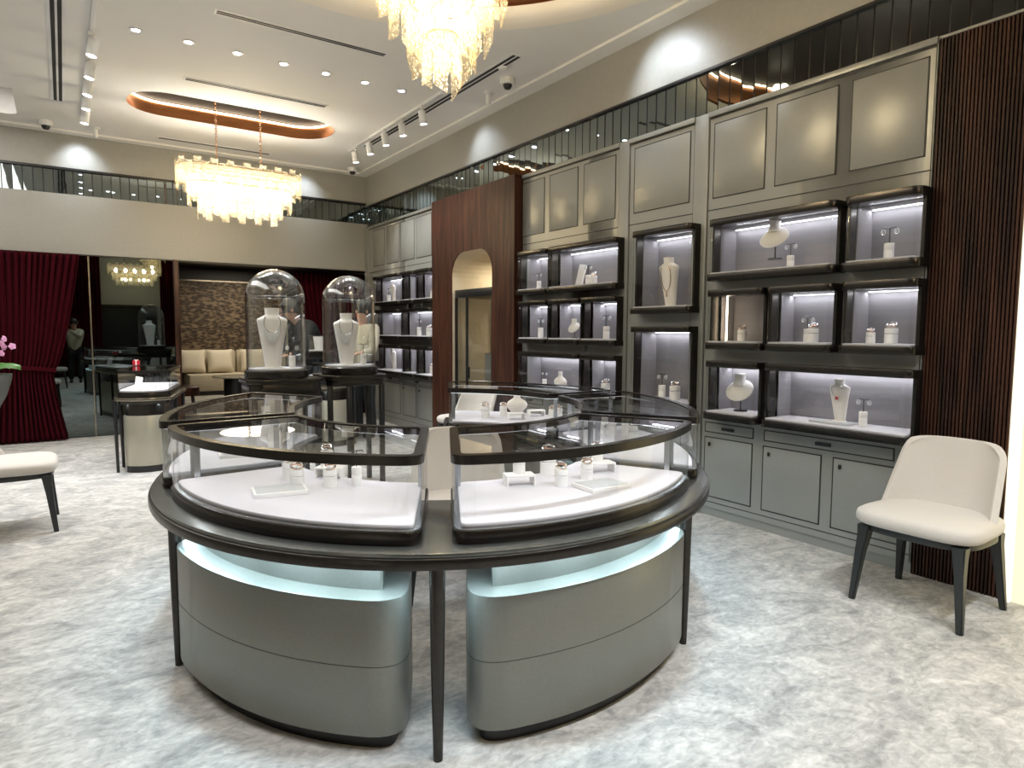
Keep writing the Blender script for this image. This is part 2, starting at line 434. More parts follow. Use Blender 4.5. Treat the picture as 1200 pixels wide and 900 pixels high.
# smoked mirrors on the back wall
for (x0, x1, lb) in ((X0, .31, 'smoked wall mirror panel behind the burgundy curtain'), (.33, 1.36, 'smoked wall mirror panel reflecting the chandelier, right of the thin metal seam')):
    t = thing('wall_mirror', lb, 'mirror', ((x0+x1)/2, YB+.02, 0))
    h = (x1-x0)/2
    MB().face([(-h, 0, .01), (h, 0, .01), (h, 0, 2.51), (-h, 0, 2.51)]).build('mirror_pane', 'mirror', t, smooth=False)
    MB().box(-h, h, .002, .03, 0, 2.52).build('backing', 'black', t)
    if x1 > 1: MB().box(-h-.02, -h, -.012, .02, 0, 2.52).build('seam_strip', 'bronze2', t)
struct('trim_11', MB().box(1.36, 1.43, YB-.03, YB+.25, 0, 2.52, .004), 'walnut')

# lounge beyond
LY = 17.3
struct('wall_lounge_back', MB().box(.5, 5.9, LY, LY+.2, 0, 3.3), 'darkwall')
struct('wall_lounge_left', MB().box(1.3, 1.40, YB+.25, LY, 0, 3.3), 'darkwall')
struct('wall_lounge_right', MB().box(5.8, 5.95, YB+.2, LY, 0, 3.3), 'darkwall')
struct('ceiling_lounge', MB().box(.5, 5.95, YB+.2, LY, 3.0, 3.1), 'darkwall')
t = thing('wallpaper_panel', 'large wall panel of brown leaf patterned paper with thin bright frame above the sofa', 'wall panel', (3.35, LY-.03, 0))
MB().box(-1.08, 1.3, -.01, .03, .95, 2.66).build('wallpaper', 'wallpaper', t)
MB().box(-1.11, -1.08, -.02, .03, .4, 2.69).box(-1.11, 1.3, -.02, .03, 2.66, 2.69).build('panel_frame', 'bronze2', t)
t = thing('sofa', 'long cream upholstered sofa against the leaf patterned panel', 'sofa', (3.35, LY-.5, 0))
MB().box(-1.05, 1.3, -.55, .45, .10, .48, .04).build('seat', 'sofa', t)
MB().box(-1.05, .1, .22, .45, .46, 1.02, .06).box(.12, 1.3, .22, .45, .46, 1.02, .06).build('backrest', 'sofa', t)
MB().box(-1.0, 1.25, -.5, .4, 0, .10).build('plinth', 'black', t)
def cushion_mesh(w, h, d):
    def g(a, b):
        s_, t_ = a*2-1, b*2-1
        return s_, t_
    mb = MB()
    for sg in (1, -1):
        mb.grid(lambda a, b: ((a*2-1)*w/2*(1-.06*(1-(b*2-1)**2)), sg*d/2*((1-(a*2-1)**4)*(1-(b*2-1)**4))**.5, (b*2-1)*h/2*(1-.06*(1-(a*2-1)**2))), 14, 14)
    return mb.mesh('cushion', 'cushion', angle=80)
cm = cushion_mesh(.58, .56, .22)
for k, (x, lb) in enumerate(((2.44, 'cream scatter cushion at the left end of the far sofa'), (3.05, 'large square cream cushion, second from the left on the far sofa'), (3.80, 'cream scatter cushion at the right, beside the glass dome, on the far sofa'))):
    o = inst('cushion', cm, None, (x, LY-.50, .77), (radians(-14), 0, radians((-4, 3, -3)[k])))
    tag(o, lb, 'cushion', 'scatter cushions on the far sofa')
t = thing('side_table', 'round low table with pale top and dark pedestal in front of the cream sofa', 'table', (2.42, 12.0, 0))
MB().lathe([(0, .69), (.36, .69), (.375, .705), (.36, .72), (0, .72)], seg=32).build('tabletop', 'sofa', t)
MB().lathe([(0, 0), (.28, 0), (.27, .02), (.20, .04), (.19, .66), (.26, .69), (0, .69)], seg=24).build('pedestal', 'black', t)
t = thing('stool', 'small dark upholstered stool beside the mirror edge near the sofa', 'stool', (1.72, 12.6, 0))
MB().lathe([(0, .36), (.20, .36), (.22, .40), (.21, .50), (.15, .53), (0, .53)], seg=24).build('seat', 'walnut2', t)
for k in range(4):
    a = pi/4+k*pi/2; MB().tube([(.14*cos(a), .14*sin(a), .37), (.19*cos(a), .19*sin(a), 0)], .014).build('leg', 'black', t)

# ------------------------------------------------------------------ curtains
def curtain(label, x0t, x1t, xt, x0b, x1b, ztop, ztie, yy, n=22, tie=True, rz=0, loc=(0, 0, 0), name='curtain'):
    t = thing(name, label, 'curtain', (loc[0], loc[1], 0), rz)
    def W(z):
        if z > ztie:
            k = (z-ztie)/(ztop-ztie); k2 = k**.62
            return xt[0]+(x0t-xt[0])*k2, xt[1]+(x1t-xt[1])*k2
        k = 1-z/ztie; k2 = k**1.35
        return xt[0]+(x0b-xt[0])*k2, xt[1]+(x1b-xt[1])*k2
    def g(a, b):
        z = .015+b*(ztop-.015); l, r_ = W(z); amp = .030+.012*sin(3*z)
        wob = .01*sin(9*a+2*z)
        return (l+(r_-l)*a+wob*.5, yy+amp*sin(2*pi*n*a+.8*sin(z*1.3)+2.2*sin(5*a)+1.1*sin(17*a))+.012*sin(2*pi*n*2.3*a), z)
    o = MB().grid(g, n*10, 40).build('drape', 'curtain', t, angle=180)
    md = o.modifiers.new('thickness', 'SOLIDIFY'); md.thickness = .006
    if tie:
        MB().grid(lambda a, b: (xt[0]-.02+(xt[1]-xt[0]+.05)*a, yy-.055-.02*sin(pi*a), ztie-.03+.055*b+.16*(1-a)+.03*a), 20, 3).build('tieback', 'curtain', t)
    return t
curtain('burgundy velvet curtain tied back in front of the smoked mirror at left', -1.5, .21, (-1.2, -.13), -1.45, 0.0, 2.5, .93, 10.64, 26)
curtain('burgundy curtain at the right end of the lounge opening behind the right glass dome', 3.25, 4.5, (3.6, 4.4), 3.3, 4.5, 2.5, 1.0, 11.3, 16)
curtain('burgundy curtain left of the dark doorway, seen only in the mirror', -2.9, 1.02, (-2.9, 1.02), -2.9, 1.02, 4.0, 1.0, Y0+.15, 44, tie=False)
curtain('burgundy curtain right of the dark doorway, seen only in the mirror', 2.7, 4.25, (2.7, 4.25), 2.7, 4.25, 4.0, 1.0, Y0+.15, 22, tie=False)

# ------------------------------------------------------------------ right wall cabinets
def face_holes(mb, y0, y1, z0, z1, holes, x0, x1):
    ys = sorted({y0, y1, *[h[0] for h in holes], *[h[1] for h in holes]}); zs = sorted({z0, z1, *[h[2] for h in holes], *[h[3] for h in holes]})
    for a, b in zip(ys, ys[1:]):
        for c, d_ in zip(zs, zs[1:]):
            my, mz = (a+b)/2, (c+d_)/2
            if any(h[0] < my < h[1] and h[2] < mz < h[3] for h in holes): continue
            mb.box(x0, x1, a, b, c, d_)
    bmesh.ops.remove_doubles(mb.bm, verts=mb.bm.verts[:], dist=1e-5)
    return mb
def frame_strip(mb, y0, y1, z0, z1, x, w=.009, d=.002):
    mb.box(x-d, x, y0, y1, z0, z0+w).box(x-d, x, y0, y1, z1-w, z1).box(x-d, x, y0, y0+w, z0, z1).box(x-d, x, y1-w, y1, z0, z1)
    return mb
def cabinet(label, y0, y1, holes, doors_hi, doors_lo, drawers, lines=True):
    yc = (y0+y1)/2
    t = thing('display_cabinet', label, 'cabinet', (XW, yc, 0), group='grey lacquered cabinets along the right wall')
    L = lambda h: (h[0]-yc, h[1]-yc, h[2], h[3])
    mb = face_holes(MB(), y0-yc, y1-yc, .07, 3.225, [L(h) for h in holes], 0, .03)
    mb.box(.02, .27, y0-yc, y0-yc+.012, 0, 3.22).box(.02, .27, y1-yc-.012, y1-yc, 0, 3.22)
    mb.build('carcass', 'panel', t)
    MB().box(.012, .03, y0-yc, y1-yc, 0, .07).build('plinth', 'panel', t)
    mb = MB()
    mb.box(-.003, 0, y0-yc+.01, y1-yc-.01, 3.185, 3.20)                       # shadow reveal
    mb.box(-.0015, 0, y0-yc, y1-yc, 2.470, 2.478).box(-.0015, 0, y0-yc, y1-yc, .115, .121)
    mb.box(-.0015, 0, y0-yc+.004, y0-yc+.009, .07, 3.2).box(-.0015, 0, y1-yc-.009, y1-yc-.004, .07, 3.2)
    mb.build('shadow_line', 'groove', t)
    MB().box(-.02, .0, y0-yc, y1-yc, 3.20, 3.24, .003).build('cornice', 'panel', t)
    for (a, b, c, d_) in doors_hi+doors_lo:
        dr = MB().box(-.004, 0, a-yc+.008, b-yc-.008, c+.008, d_-.008, .0015).build('door', 'panel', t)
        frame_strip(MB(), a-yc, b-yc, c, d_, 0, .009, .0035).build('door_inlay', 'groove', dr)
        if c < 1: MB().box(-.014, -.003, b-yc-.062, b-yc-.045, d_-.075, d_-.045, .002).build('lock', 'bronze', dr)
    for (a, b, c, d_) in drawers:
        dr = MB().box(-.004, 0, a-yc+.008, b-yc-.008, c+.008, d_-.008, .0015).build('drawer', 'panel', t)
        frame_strip(MB(), a-yc, b-yc, c, d_, 0, .008, .0035).build('drawer_inlay', 'groove', dr)
        mm = (a+b)/2-yc; MB().box(-.022, -.003, mm-.055, mm+.055, (c+d_)/2-.013, (c+d_)/2+.013, .004).build('handle', 'black', dr)
    return t

R1, R2, R3 = (1.90, 2.37), (1.37, 1.83), (.82, 1.28)
def showcase(label, y0, y1, zz, deep=.15, lit=True):
    z0, z1 = zz; h = z1-z0; w = (y1-y0)/2; yc = (y0+y1)/2
    t = thing('wall_showcase', label, 'showcase', (XW, yc, z0), group='bronze framed glass wall showcases on the right wall')
    def foot(e, back=0.):
        P = []; rr_ = .055
        P.append((back, -w-e)); 
        for k in range(7):
            a = radians(-90-90*k/6); P.append((-deep-e+rr_+rr_*cos(a), -w-e+rr_+rr_*sin(a)))
        for k in range(7):
            a = radians(180-90*k/6); P.append((-deep-e+rr_+rr_*cos(a), w+e-rr_+rr_*sin(a)))
        P.append((back, w+e)); return P
    MB().prism(foot(0), h-.05, h, .003).build('top_frame', 'bronze', t)
    MB().prism(foot(.006), 0, .052, .003).build('bottom_frame', 'bronze', t)
    MB().box(-.075, 0, -w, -w+.02, .05, h-.05).build('side_frame', 'bronze', t); MB().box(-.075, 0, w-.02, w, .05, h-.05).build('side_frame', 'bronze', t)
    MB().sheet(foot(-.006, -.04), .052, h-.05).build('glass_front', 'glass', t)
    MB().box(-deep+.02, .185, -w+.03, w-.03, .052, .064, .002).build('shelf', 'deck', t)
    mb = MB(); D = .19; a, b, c, d_ = -w+.024, w-.024, .052, h-.05
    mb.face([(D, a, c), (D, b, c), (D, b, d_), (D, a, d_)]).face([(0, a, c), (D, a, c), (D, a, d_), (0, a, d_)]).face([(0, b, c), (D, b, c), (D, b, d_), (0, b, d_)]).face([(0, a, d_), (D, a, d_), (D, b, d_), (0, b, d_)])
    mb.build('lining', 'lining', t, smooth=False)
    if lit: MB().box(.168, .180, -w+.03, w-.03, h-.056, h-.051).build('light_strip', 'led', t)
    if lit: lamp('AREA', (.155, 0, h-.060), LP_BOX*(w*2)**.8, (.93, .94, 1), size=.02, sizey=w*1.8, rot=(0, radians(6), 0), parent=t, name='showcase_light')
    if lit: lamp('AREA', (.03, 0, h-.060), .25*LP_BOX*(w*2)**.8, (.93, .94, 1), size=.02, sizey=w*1.8, rot=(0, 0, 0), parent=t, name='showcase_light')
    return (y0+.024, y1-.024, z0+.052, z1-.05)
LP_BOX = .82

n_lab = 'nearest cabinet bay'
hn = [showcase('wide bronze wall showcase with tilted collar stand, top row beside the narrow near one', 2.40, 3.43, R1),
      showcase('square bronze wall showcase at top right nearest the wood slats', 1.88, 2.35, R1),
      showcase('dark unlit wall showcase with a single white stand, middle row of the nearest bay', 2.93, 3.43, R2, lit=False),
      showcase('square wall showcase in the centre of the nearest bay, middle row', 2.40, 2.90, R2),
      showcase('square wall showcase with two white stands, middle row beside the wood slats', 1.88, 2.35, R2),
      showcase('square wall showcase with a round collar bust, lowest row left of the wide one', 2.95, 3.43, R3),
      showcase('wide wall showcase with a tall cream necklace bust above the chair', 1.88, 2.90, R3)]
cabinet('nearest grey lacquered cabinet bay with seven glass showcases beside the wood slats', 1.895, 3.55, hn,
        [(3.03, 3.50, 2.56, 3.145), (2.49, 2.95, 2.56, 3.145), (1.935, 2.40, 2.56, 3.145)],
        [(3.055, 3.51, .16, .655), (2.50, 2.965, .16, .655), (1.95, 2.42, .16, .655)], [(3.05, 3.51, .69, .775), (2.02, 2.96, .69, .775)])
hm = [showcase('tall bronze wall showcase with a long necklace bust in the narrow bay', 3.60, 4.27, (1.66, 2.38)),
      showcase('tall lower bronze wall showcase with slim stands in the narrow bay', 3.60, 4.27, (.85, 1.55))]
cabinet('narrow grey cabinet bay with two tall glass showcases between two pilasters', 3.69, 4.44, hm, [(3.735, 4.38, 2.57, 3.15)], [(3.76, 4.36, .16, .655)], [(3.76, 4.36, .69, .775)])
hf = [showcase('small wall showcase at top left of the bay right of the walnut arch', 5.54, 6.06, R1),
      showcase('wide wall showcase with leaning white slab, top row of the bay right of the arch', 4.48, 5.50, R1),
      showcase('small wall showcase at left of the middle row, right of the arch', 5.54, 6.04, R2),
      showcase('small wall showcase with a tiny collar, centre of the middle row, right of the arch', 5.00, 5.50, R2),
      showcase('small wall showcase with one tall stand, middle row, right of the arch', 4.48, 4.97, R2),
      showcase('wide wall showcase with a white collar bust, lowest row right of the arch', 5.01, 6.04, R3),
      showcase('small wall showcase at right of the lowest row beside the narrow bay', 4.48, 4.97, R3)]
cabinet('grey cabinet bay with seven glass showcases just right of the walnut arch panel', 4.57, 6.22, hf,
        [(5.72, 6.19, 2.56, 3.15), (5.165, 5.635, 2.56, 3.15), (4.62, 5.08, 2.56, 3.15)],
        [(5.72, 6.19, .16, .655), (5.165, 5.635, .16, .655), (4.62, 5.08, .16, .655)], [(5.72, 6.19, .69, .775), (4.62, 5.6, .69, .775)])
hz = [showcase('wall showcase with bright white busts, top row at the far left end', 9.16, 10.16, R1),
      showcase('narrow empty wall showcase, middle of the top row of the farthest bay', 8.68, 9.12, R1),
      showcase('wall showcase beside the walnut panel, top row of the farthest bay', 8.14, 8.64, R1),
      showcase('wall showcase at left of the middle row of the farthest bay', 9.20, 10.10, R2),
      showcase('wide wall showcase with two small stands, middle row of the farthest bay', 8.14, 9.16, R2),
      showcase('wall showcase with a white bust, lowest row at the far left end', 9.16, 10.08, R3),
      showcase('narrow wall showcase in the middle of the lowest row of the farthest bay', 8.68, 9.12, R3),
      showcase('wall showcase beside the walnut panel, lowest row of the farthest bay', 8.14, 8.64, R3)]
cabinet('farthest grey cabinet bay with eight glass showcases left of the walnut arch panel', 8.13, 10.62, hz,
        [(9.97, 10.43, 2.56, 3.15), (9.42, 9.90, 2.56, 3.15), (8.89, 9.36, 2.56, 3.15), (8.34, 8.82, 2.56, 3.15)],
        [(9.42, 10.17, .20, .68), (8.86, 9.34, .20, .68), (8.33, 8.80, .20, .68)], [(9.42, 10.17, .70, .78), (8.33, 9.34, .70, .78)])
# pilasters between the bays
struct('trim_12', MB().box(4.31, 4.6, 3.55, 3.69, 0, 3.24, .003).box(4.31, 4.6, 4.44, 4.57, 0, 3.24, .003).box(4.31, 4.6, 10.62, 10.8, 0, 3.24, .003), 'panel')
# slatted walnut panel
mb = MB().box(4.36, 4.58, 1.42, 1.89, 0, 3.235); k = 1.425
while k < 1.885: mb.box(4.325, 4.365, k, k+.011, 0, 3.235); k += .0195
tag(mb.build('slatted_panel', 'walnut2', smooth=False), 'dark walnut vertical slat panel behind the near chair', 'wall panel')
# lit panel nearest the camera
t = thing('glowing_column', 'tall glowing warm white column at the right edge beside the walnut slats', 'column', (4.34, .70, 0))
MB().box(0, .24, -.72, .70, 0, 3.22).build('face', 'lightbox', t)
MB().box(-.035, 0, .665, .715, 0, 3.22, .004).build('edge_strip', 'lightedge', t)
MB().box(-.02, .24, -1.2, -.72, 0, 3.22).build('side_frame', 'bronze', t)
struct('trim_13', MB().box(4.34, 4.6, Y0, -.5, 0, 3.24), 'panel')

# walnut panel with arched alcove
WX = 4.20; ya, yb = 6.12, 8.11
# arch opening
ay0, ay1, az = 6.58, 7.56, 2.50; ar = .30
def arch_pts(e=0.):
    P = [(ay0-e, 0), (ay0-e, az-ar)]
    for k in range(1, 9):
        a = radians(180-90*k/8); P.append((ay0+ar+(ar+e)*cos(a), az-ar+(ar+e)*sin(a)))
    for k in range(0, 9):
        a = radians(90-90*k/8); P.append((ay1-ar+(ar+e)*cos(a), az-ar+(ar+e)*sin(a)))
    P.append((ay1+e, 0)); return P
mb = MB(); A = arch_pts()
outer = [(ya, 0), (ya, 3.24), (yb, 3.24), (yb, 0)]
poly = outer + A[::-1]
bmv = [mb.bm.verts.new((WX, p[0], p[1])) for p in poly]
ed = [mb.bm.edges.new((bmv[i], bmv[(i+1) % len(bmv)])) for i in range(len(bmv))]
bmesh.ops.triangle_fill(mb.bm, use_beauty=True, edges=ed)
for i in range(len(A)-1): mb.face([(WX, *A[i]), (WX, *A[i+1]), (WX+.014, *A[i+1]), (WX+.014, *A[i])])
mb.box(WX+.001, 4.6, ya, ya+.02, 0, 3.235).box(WX+.001, 4.6, yb-.02, yb, 0, 3.235).box(WX+.001, 4.6, ya, yb, 3.22, 3.24)
tag(mb.build('walnut_panel', 'walnut', smooth=False), 'tall dark walnut wall panel with a rounded arch cut through it', 'wall panel')
mb = MB(); B = arch_pts(.0)
for i in range(len(B)-1): mb.face([(WX+.012, *B[i]), (WX+.012, *B[i+1]), (5.45, *B[i+1]), (5.45, *B[i])])
bmv = [mb.bm.verts.new((5.45, *p)) for p in B]; mb.bm.faces.new(bmv)
mb.box(5.2, 5.44, ay0, ay1, 0, 1.05, .003)
struct('wall_alcove', mb, 'plaster')
# right wall hole for the alcove: rebuild wall pieces
o = bpy.data.objects['wall_right']; bpy.data.objects.remove(o)
struct('wall_right', MB().box(4.60, 4.8, Y0, ay0-.02, 0, ZC).box(4.60, 4.8, ay1+.02, YB+.2, 0, ZC).box(4.60, 4.8, ay0-.02, ay1+.02, az+.02, ZC).box(4.345, 4.60, Y0, YB+.2, 3.60, ZC), 'wall')
t = thing('tall_showcase', 'tall black framed glass showcase standing in the plaster arch', 'showcase', (4.53, 7.07, 0))
w = .455
MB().box(-.30, .30, -w, w, 1.93, 2.03, .004).build('top_frame', 'black', t)
MB().box(-.30, .30, -w, w, 0, .10, .004).build('base', 'black', t)
for sx in (-.285, .285):
    for sy in (-w+.015, w-.015): MB().box(sx-.015, sx+.015, sy-.015, sy+.015, .1, 1.93).build('post', 'black', t)
MB().box(-.298, -.28, .14, .18, .1, 1.93).build('door_stile', 'black', t)
MB().box(-.305, -.28, .10, .13, .9, 1.05, .004).build('handle', 'black', t)
MB().face([(-.29, -w, .1), (-.29, w, .1), (-.29, w, 1.93), (-.29, -w, 1.93)]).face([(-.29, w-.01, .1), (.29, w-.01, .1), (.29, w-.01, 1.93), (-.29, w-.01, 1.93)]).face([(-.29, -w+.01, .1), (.29, -w+.01, .1), (.29, -w+.01, 1.93), (-.29, -w+.01, 1.93)]).build('glass_pane', 'glass', t)
MB().box(-.05, .28, -w+.02, .12, .1, 1.22, .003).build('inner_cabinet', 'body', t)
lamp('AREA', (4.95, 7.07, 2.42), 9, (1, .88, .68), size=.4, rot=(0, 0, 0), name='alcove_light')

# ------------------------------------------------------------------ ceiling fixtures
def slot_diffuser(label, x0, x1, y0, y1, n=2):
    cx, cy = (x0+x1)/2, (y0+y1)/2
    t = thing('air_diffuser', label, 'air vent', (cx, cy, ZC-.001))
    a, b = (x1-x0)/2, (y1-y0)/2
    MB().box(-a, a, -b, b, -.006, 0).build('frame', 'whitepaint', t)
    for k in range(n):
        if a > b: c = (-1, 1)[k]*b*.38; MB().box(-a+.02, a-.02, c-b*.24, c+b*.24, -.008, -.005).build('slot', 'slot', t)
        else: c = (-1, 1)[k]*a*.38; MB().box(c-a*.24, c+a*.24, -b+.02, b-.02, -.008, -.005).build('slot', 'slot', t)
slot_diffuser('long double slot air vent at the left edge of the ceiling beside the spotlights', -.01, .12, 5.4, 9.36)
slot_diffuser('slot air vent between the downlights and the near chandelier', 1.13, 2.65, 5.98, 6.07)
slot_diffuser('slot air vent just in front of the copper ceiling recess', 1.14, 2.66, 7.72, 7.82)
slot_diffuser('slot air vent behind the copper ceiling recess near the back wall', 1.16, 2.66, 10.27, 10.36)
slot_diffuser('slot air vent beside the right hand spotlight track', 3.60, 3.74, 5.3, 9.1)

def dl_proto():
    t = thing('downlight', 'downlight', 'downlight', (0, 0, 0))
    MB().lathe([(.055, 0), (.056, -.008), (.035, -.006), (.034, .0)], seg=20).build('trim_ring', 'whitepaint', t)
    MB().lathe([(0, -.004), (.034, -.004)], seg=16).build('lens', 'lens', t)
    return t
DP = dl_proto()
order = ['first from the left', 'second from the left', 'third from the left', 'middle one', 'third from the right', 'second from the right', 'rightmost']
for k, x in enumerate((.63, 1.05, 1.47, 1.90, 2.32, 2.74, 3.16)):
    place(DP, (x, 6.80, ZC-.001), 0, 'small bright recessed downlight, %s in the row before the long chandelier' % order[k], 'row of recessed downlights in the ceiling')
    lamp('SPOT', (x, 6.80, ZC-.02), 62, (.90, .95, 1), size=.04, target=(x, 6.8, 0), angle=110, blend=.9, name='downlight_lamp')
for k, x in enumerate((.63, 1.26, 1.90, 2.53, 3.16)):  # unseen row, added as fill light for the near half of the room
    place(DP, (x, 0.0, ZC-.001), 0, 'added fill downlight above the camera, out of the picture', 'row of added fill downlights above the photographer')
    lamp('SPOT', (x, 0.0, ZC-.02), 108, (.92, .96, 1), size=.04, target=(x, 0.0, 0), angle=125, blend=.9, name='downlight_lamp')
for k, y in enumerate((1.2, 3.4, 5.4)):
    for x, s_ in ((-.9 if 0 else .02, 'left'), (3.90, 'right')):
        pass

def track(label, x, y0, y1, heads, aim, names):
    t = thing('ceiling_track', label, 'light track', (x, (y0+y1)/2, ZC))
    h = (y1-y0)/2
    MB().box(-.018, .018, -h, h, -.03, 0, .003).build('rail', 'whitepaint', t)
    MB().box(-.02, .02, -h-.05, -h, -.034, 0, .003).build('end_feed', 'whitepaint', t)
    for k, y in enumerate(heads):
        if not SPT: SPT.append(spot_proto())
        place(SPT[0], (x, y, ZC-.03), 0 if aim[0] > x else pi, names[k], 'white cylinder spotlights on the ceiling tracks')
        tgt = (aim[0], y+aim[1], aim[2])
        lamp('SPOT', (x+(.05 if aim[0] > x else -.05), y, ZC-.24), aim[3], (.92, .96, 1), size=.035, target=tgt, angle=70, blend=.8, name='track_lamp')
SPT = []
def spot_proto():
    t = thing('track_spotlight', 'spot', 'spotlight')
    MB().cyl((0, 0, -.07), .010, .07, seg=10).box(-.03, .03, -.018, .018, -.03, 0, .003).build('bracket', 'whitepaint', t)
    rot = Matrix.Translation((0.0, 0, -.13)) @ Matrix.Rotation(radians(-9), 4, 'Y')
    MB().lathe([(0, .075), (.040, .072), (.044, .065), (.044, -.07), (.040, -.075), (.036, -.06)], seg=20).xf(rot).build('housing', 'whitepaint', t)
    MB().lathe([(0, -.066), (.038, -.066)], seg=20).xf(rot).build('lens', 'lens', t)
    return t
nm = ['nearest', 'second', 'third', 'fourth', 'farthest']
track('white ceiling light track along the left side', .31, 6.0, 9.8, (7.0, 7.62, 8.18, 8.70, 9.3), (-.6, 0, 0, 55), ['%s white spotlight on the left ceiling track' % a for a in nm])
track('white ceiling light track along the right side', 3.53, 6.6, 9.4, (7.03, 7.58, 8.1, 8.62, 9.15), (4.5, 0, 1.4, 45), ['%s white spotlight on the right ceiling track' % a for a in nm])

# cctv domes, detector, small fixtures
for k, (x, y, lb) in enumerate(((3.92, 5.85, 'white dome security camera on the ceiling above the middle cabinets'), (-.08, 10.35, 'white dome security camera at the far left of the ceiling'), (3.96, 10.4, 'white dome security camera in the far right ceiling corner'))):
    t = thing('security_camera', lb, 'security camera', (x, y, ZC), group='ceiling dome cameras')
    MB().lathe([(0, 0), (.075, 0), (.078, -.04), (.070, -.06), (.05, -.062), (0, -.062)], seg=24).build('housing', 'whitepaint', t)
    MB().lathe([(.048, -.06), (.046, -.08), (.03, -.105), (0, -.112)], seg=20).build('lens_dome', 'black', t)
tag(MB().lathe([(0, 0), (.05, 0), (.048, -.02), (.03, -.028), (0, -.028)], (3.71, 5.62, ZC), 24).build('smoke_detector', 'whitepaint'), 'small white round smoke detector beside the near dome camera', 'smoke detector')
for (x, y, lb, tg, pw) in ((3.96, 6.29, 'short white wall washing spotlight near the dome camera on the right', (4.34, 6.9, 3.75), 60), (.45, 10.3, 'small white wall washing spotlight near the back wall at left', (.27, 10.8, 3.9), 22)):
    t = thing('ceiling_spotlight', lb, 'spotlight', (x, y, ZC))
    MB().lathe([(0, 0), (.05, 0), (.048, -.015), (.018, -.02), (0, -.02)], seg=20).build('ceiling_plate', 'whitepaint', t)
    MB().lathe([(0, -.02), (.026, -.02), (.026, -.13), (.022, -.135), (0, -.135)], seg=16).build('housing', 'whitepaint', t)
# cool washes on the upper walls
for loc, tg, pw, an in (((3.86, 4.2, ZC-.03), (4.345, 4.0, 3.55), 34, 95), ((3.92, 7.1, ZC-.03), (4.345, 7.0, 3.55), 22, 88), ((.27, 10.42, ZC-.05), (.27, 10.8, 3.62), 24, 80), ((3.30, 10.42, ZC-.05), (3.30, 10.8, 3.6), 20, 80)):
    lamp('SPOT', loc, pw, (.80, .90, 1), size=.06, target=tg, angle=an, blend=1., name='wall_wash')

# ------------------------------------------------------------------ chandeliers
def plate_mesh(w, h, cut=0.):
    mb = MB(); n = 1
    a = [(-w/2, 0), (w/2, 0), (w/2, -h), (-w/2, -h+cut)]
    t = bmesh.new(); fc = t.faces.new([t.verts.new((p[0], -.004, p[1])) for p in a])
    r_ = bmesh.ops.extrude_face_region(t, geom=[fc])
    for v in r_['geom']:
        if isinstance(v, bmesh.types.BMVert): v.co.y = .004
    mb._join(t)
    return mb.mesh('crystal_plate', 'crystal', smooth=False)
def race_path(hx, hy, n):
    """n points equally spaced round a rectangle with round corners, with the outward angle"""
    P = racetrack(-hx, hx, -hy, hy, hy*.98, 16); out = []
    L = [0]
    for i in range(len(P)): L.append(L[-1]+math.dist(P[i], P[(i+1) % len(P)]))
    for k in range(n):
        s = L[-1]*k/n; i = max(j for j in range(len(P)) if L[j] <= s)
        q = P[(i+1) % len(P)]; d_ = L[i+1]-L[i] or 1e-9; f_ = (s-L[i])/d_
        x, y = P[i][0]+(q[0]-P[i][0])*f_, P[i][1]+(q[1]-P[i][1])*f_
        out.append((x, y, atan2(q[1]-P[i][1], q[0]-P[i][0])))
    return out
def long_chandelier(label, loc):
    t = thing('chandelier', label, 'chandelier', loc, group='long crystal chandeliers')
    PM = [plate_mesh(.085, .30), plate_mesh(.085, .27)]
    z = 0
    for (hx, hy, top, n, w_) in ((.73, .25, .58, 38, .085), (.61, .20, .40, 32, .085), (.50, .15, .25, 24, .085)):
        for k, (x, y, a) in enumerate(race_path(hx, hy, n)):
            inst('crystal_plate', PM[k % 2], t, (x, y, top+(.045 if k % 2 else 0)), (0, 0, a))
        mb = MB().tube([(p[0], p[1], top-.03) for p in race_path(hx-.012, hy-.012, 44)], .008, 6, closed=True)
        mb.build('hoop', 'gold', t)
    MB().box(-.66, .66, -.012, .012, .54, .56).box(-.012, .012, -.2, .2, .54, .56).build('frame_bar', 'gold', t)
    for k in range(5):
        x = -.5+.25*k
        MB().sphere((x, 0, .44), .032, 12, 1.3).build('bulb', 'bulb', t)
        lamp('POINT', (x, 0, .40), 13, (1, .92, .78), size=.05, parent=t, name='chandelier_lamp')
    for k in range(4):
        x = -.36+.24*k; MB().sphere((x, 0, .14), .030, 12, 1.3).build('bulb', 'bulb', t)
    lamp('POINT', (-.25, 0, .14), 5, (1, .90, .75), size=.05, parent=t, name='chandelier_lamp'); lamp('POINT', (.25, 0, .14), 5, (1, .90, .75), size=.05, parent=t, name='chandelier_lamp')
    for x in (-.27, .25):
        mb = MB(); n = 14; H_ = 4.29-2.90-.56
        for i in range(n*2):
            zz = .56+H_*i/(n*2)
            q = [(x+(.011*cos(b_) if i % 2 else 0), (0 if i % 2 else .011*cos(b_)), zz+.020+.024*sin(b_)) for b_ in [2*pi*j/8 for j in range(8)]]
            mb.tube(q, .0035, 5, closed=True)
        mb.build('chain', 'gold', t)
    return t
long_chandelier('long oval crystal chandelier on two chains below the copper ceiling recess', (1.90, 8.80, 2.90))
long_chandelier('long crystal chandelier behind the camera, seen in the smoked mirror', (1.90, -1.95, 2.90))

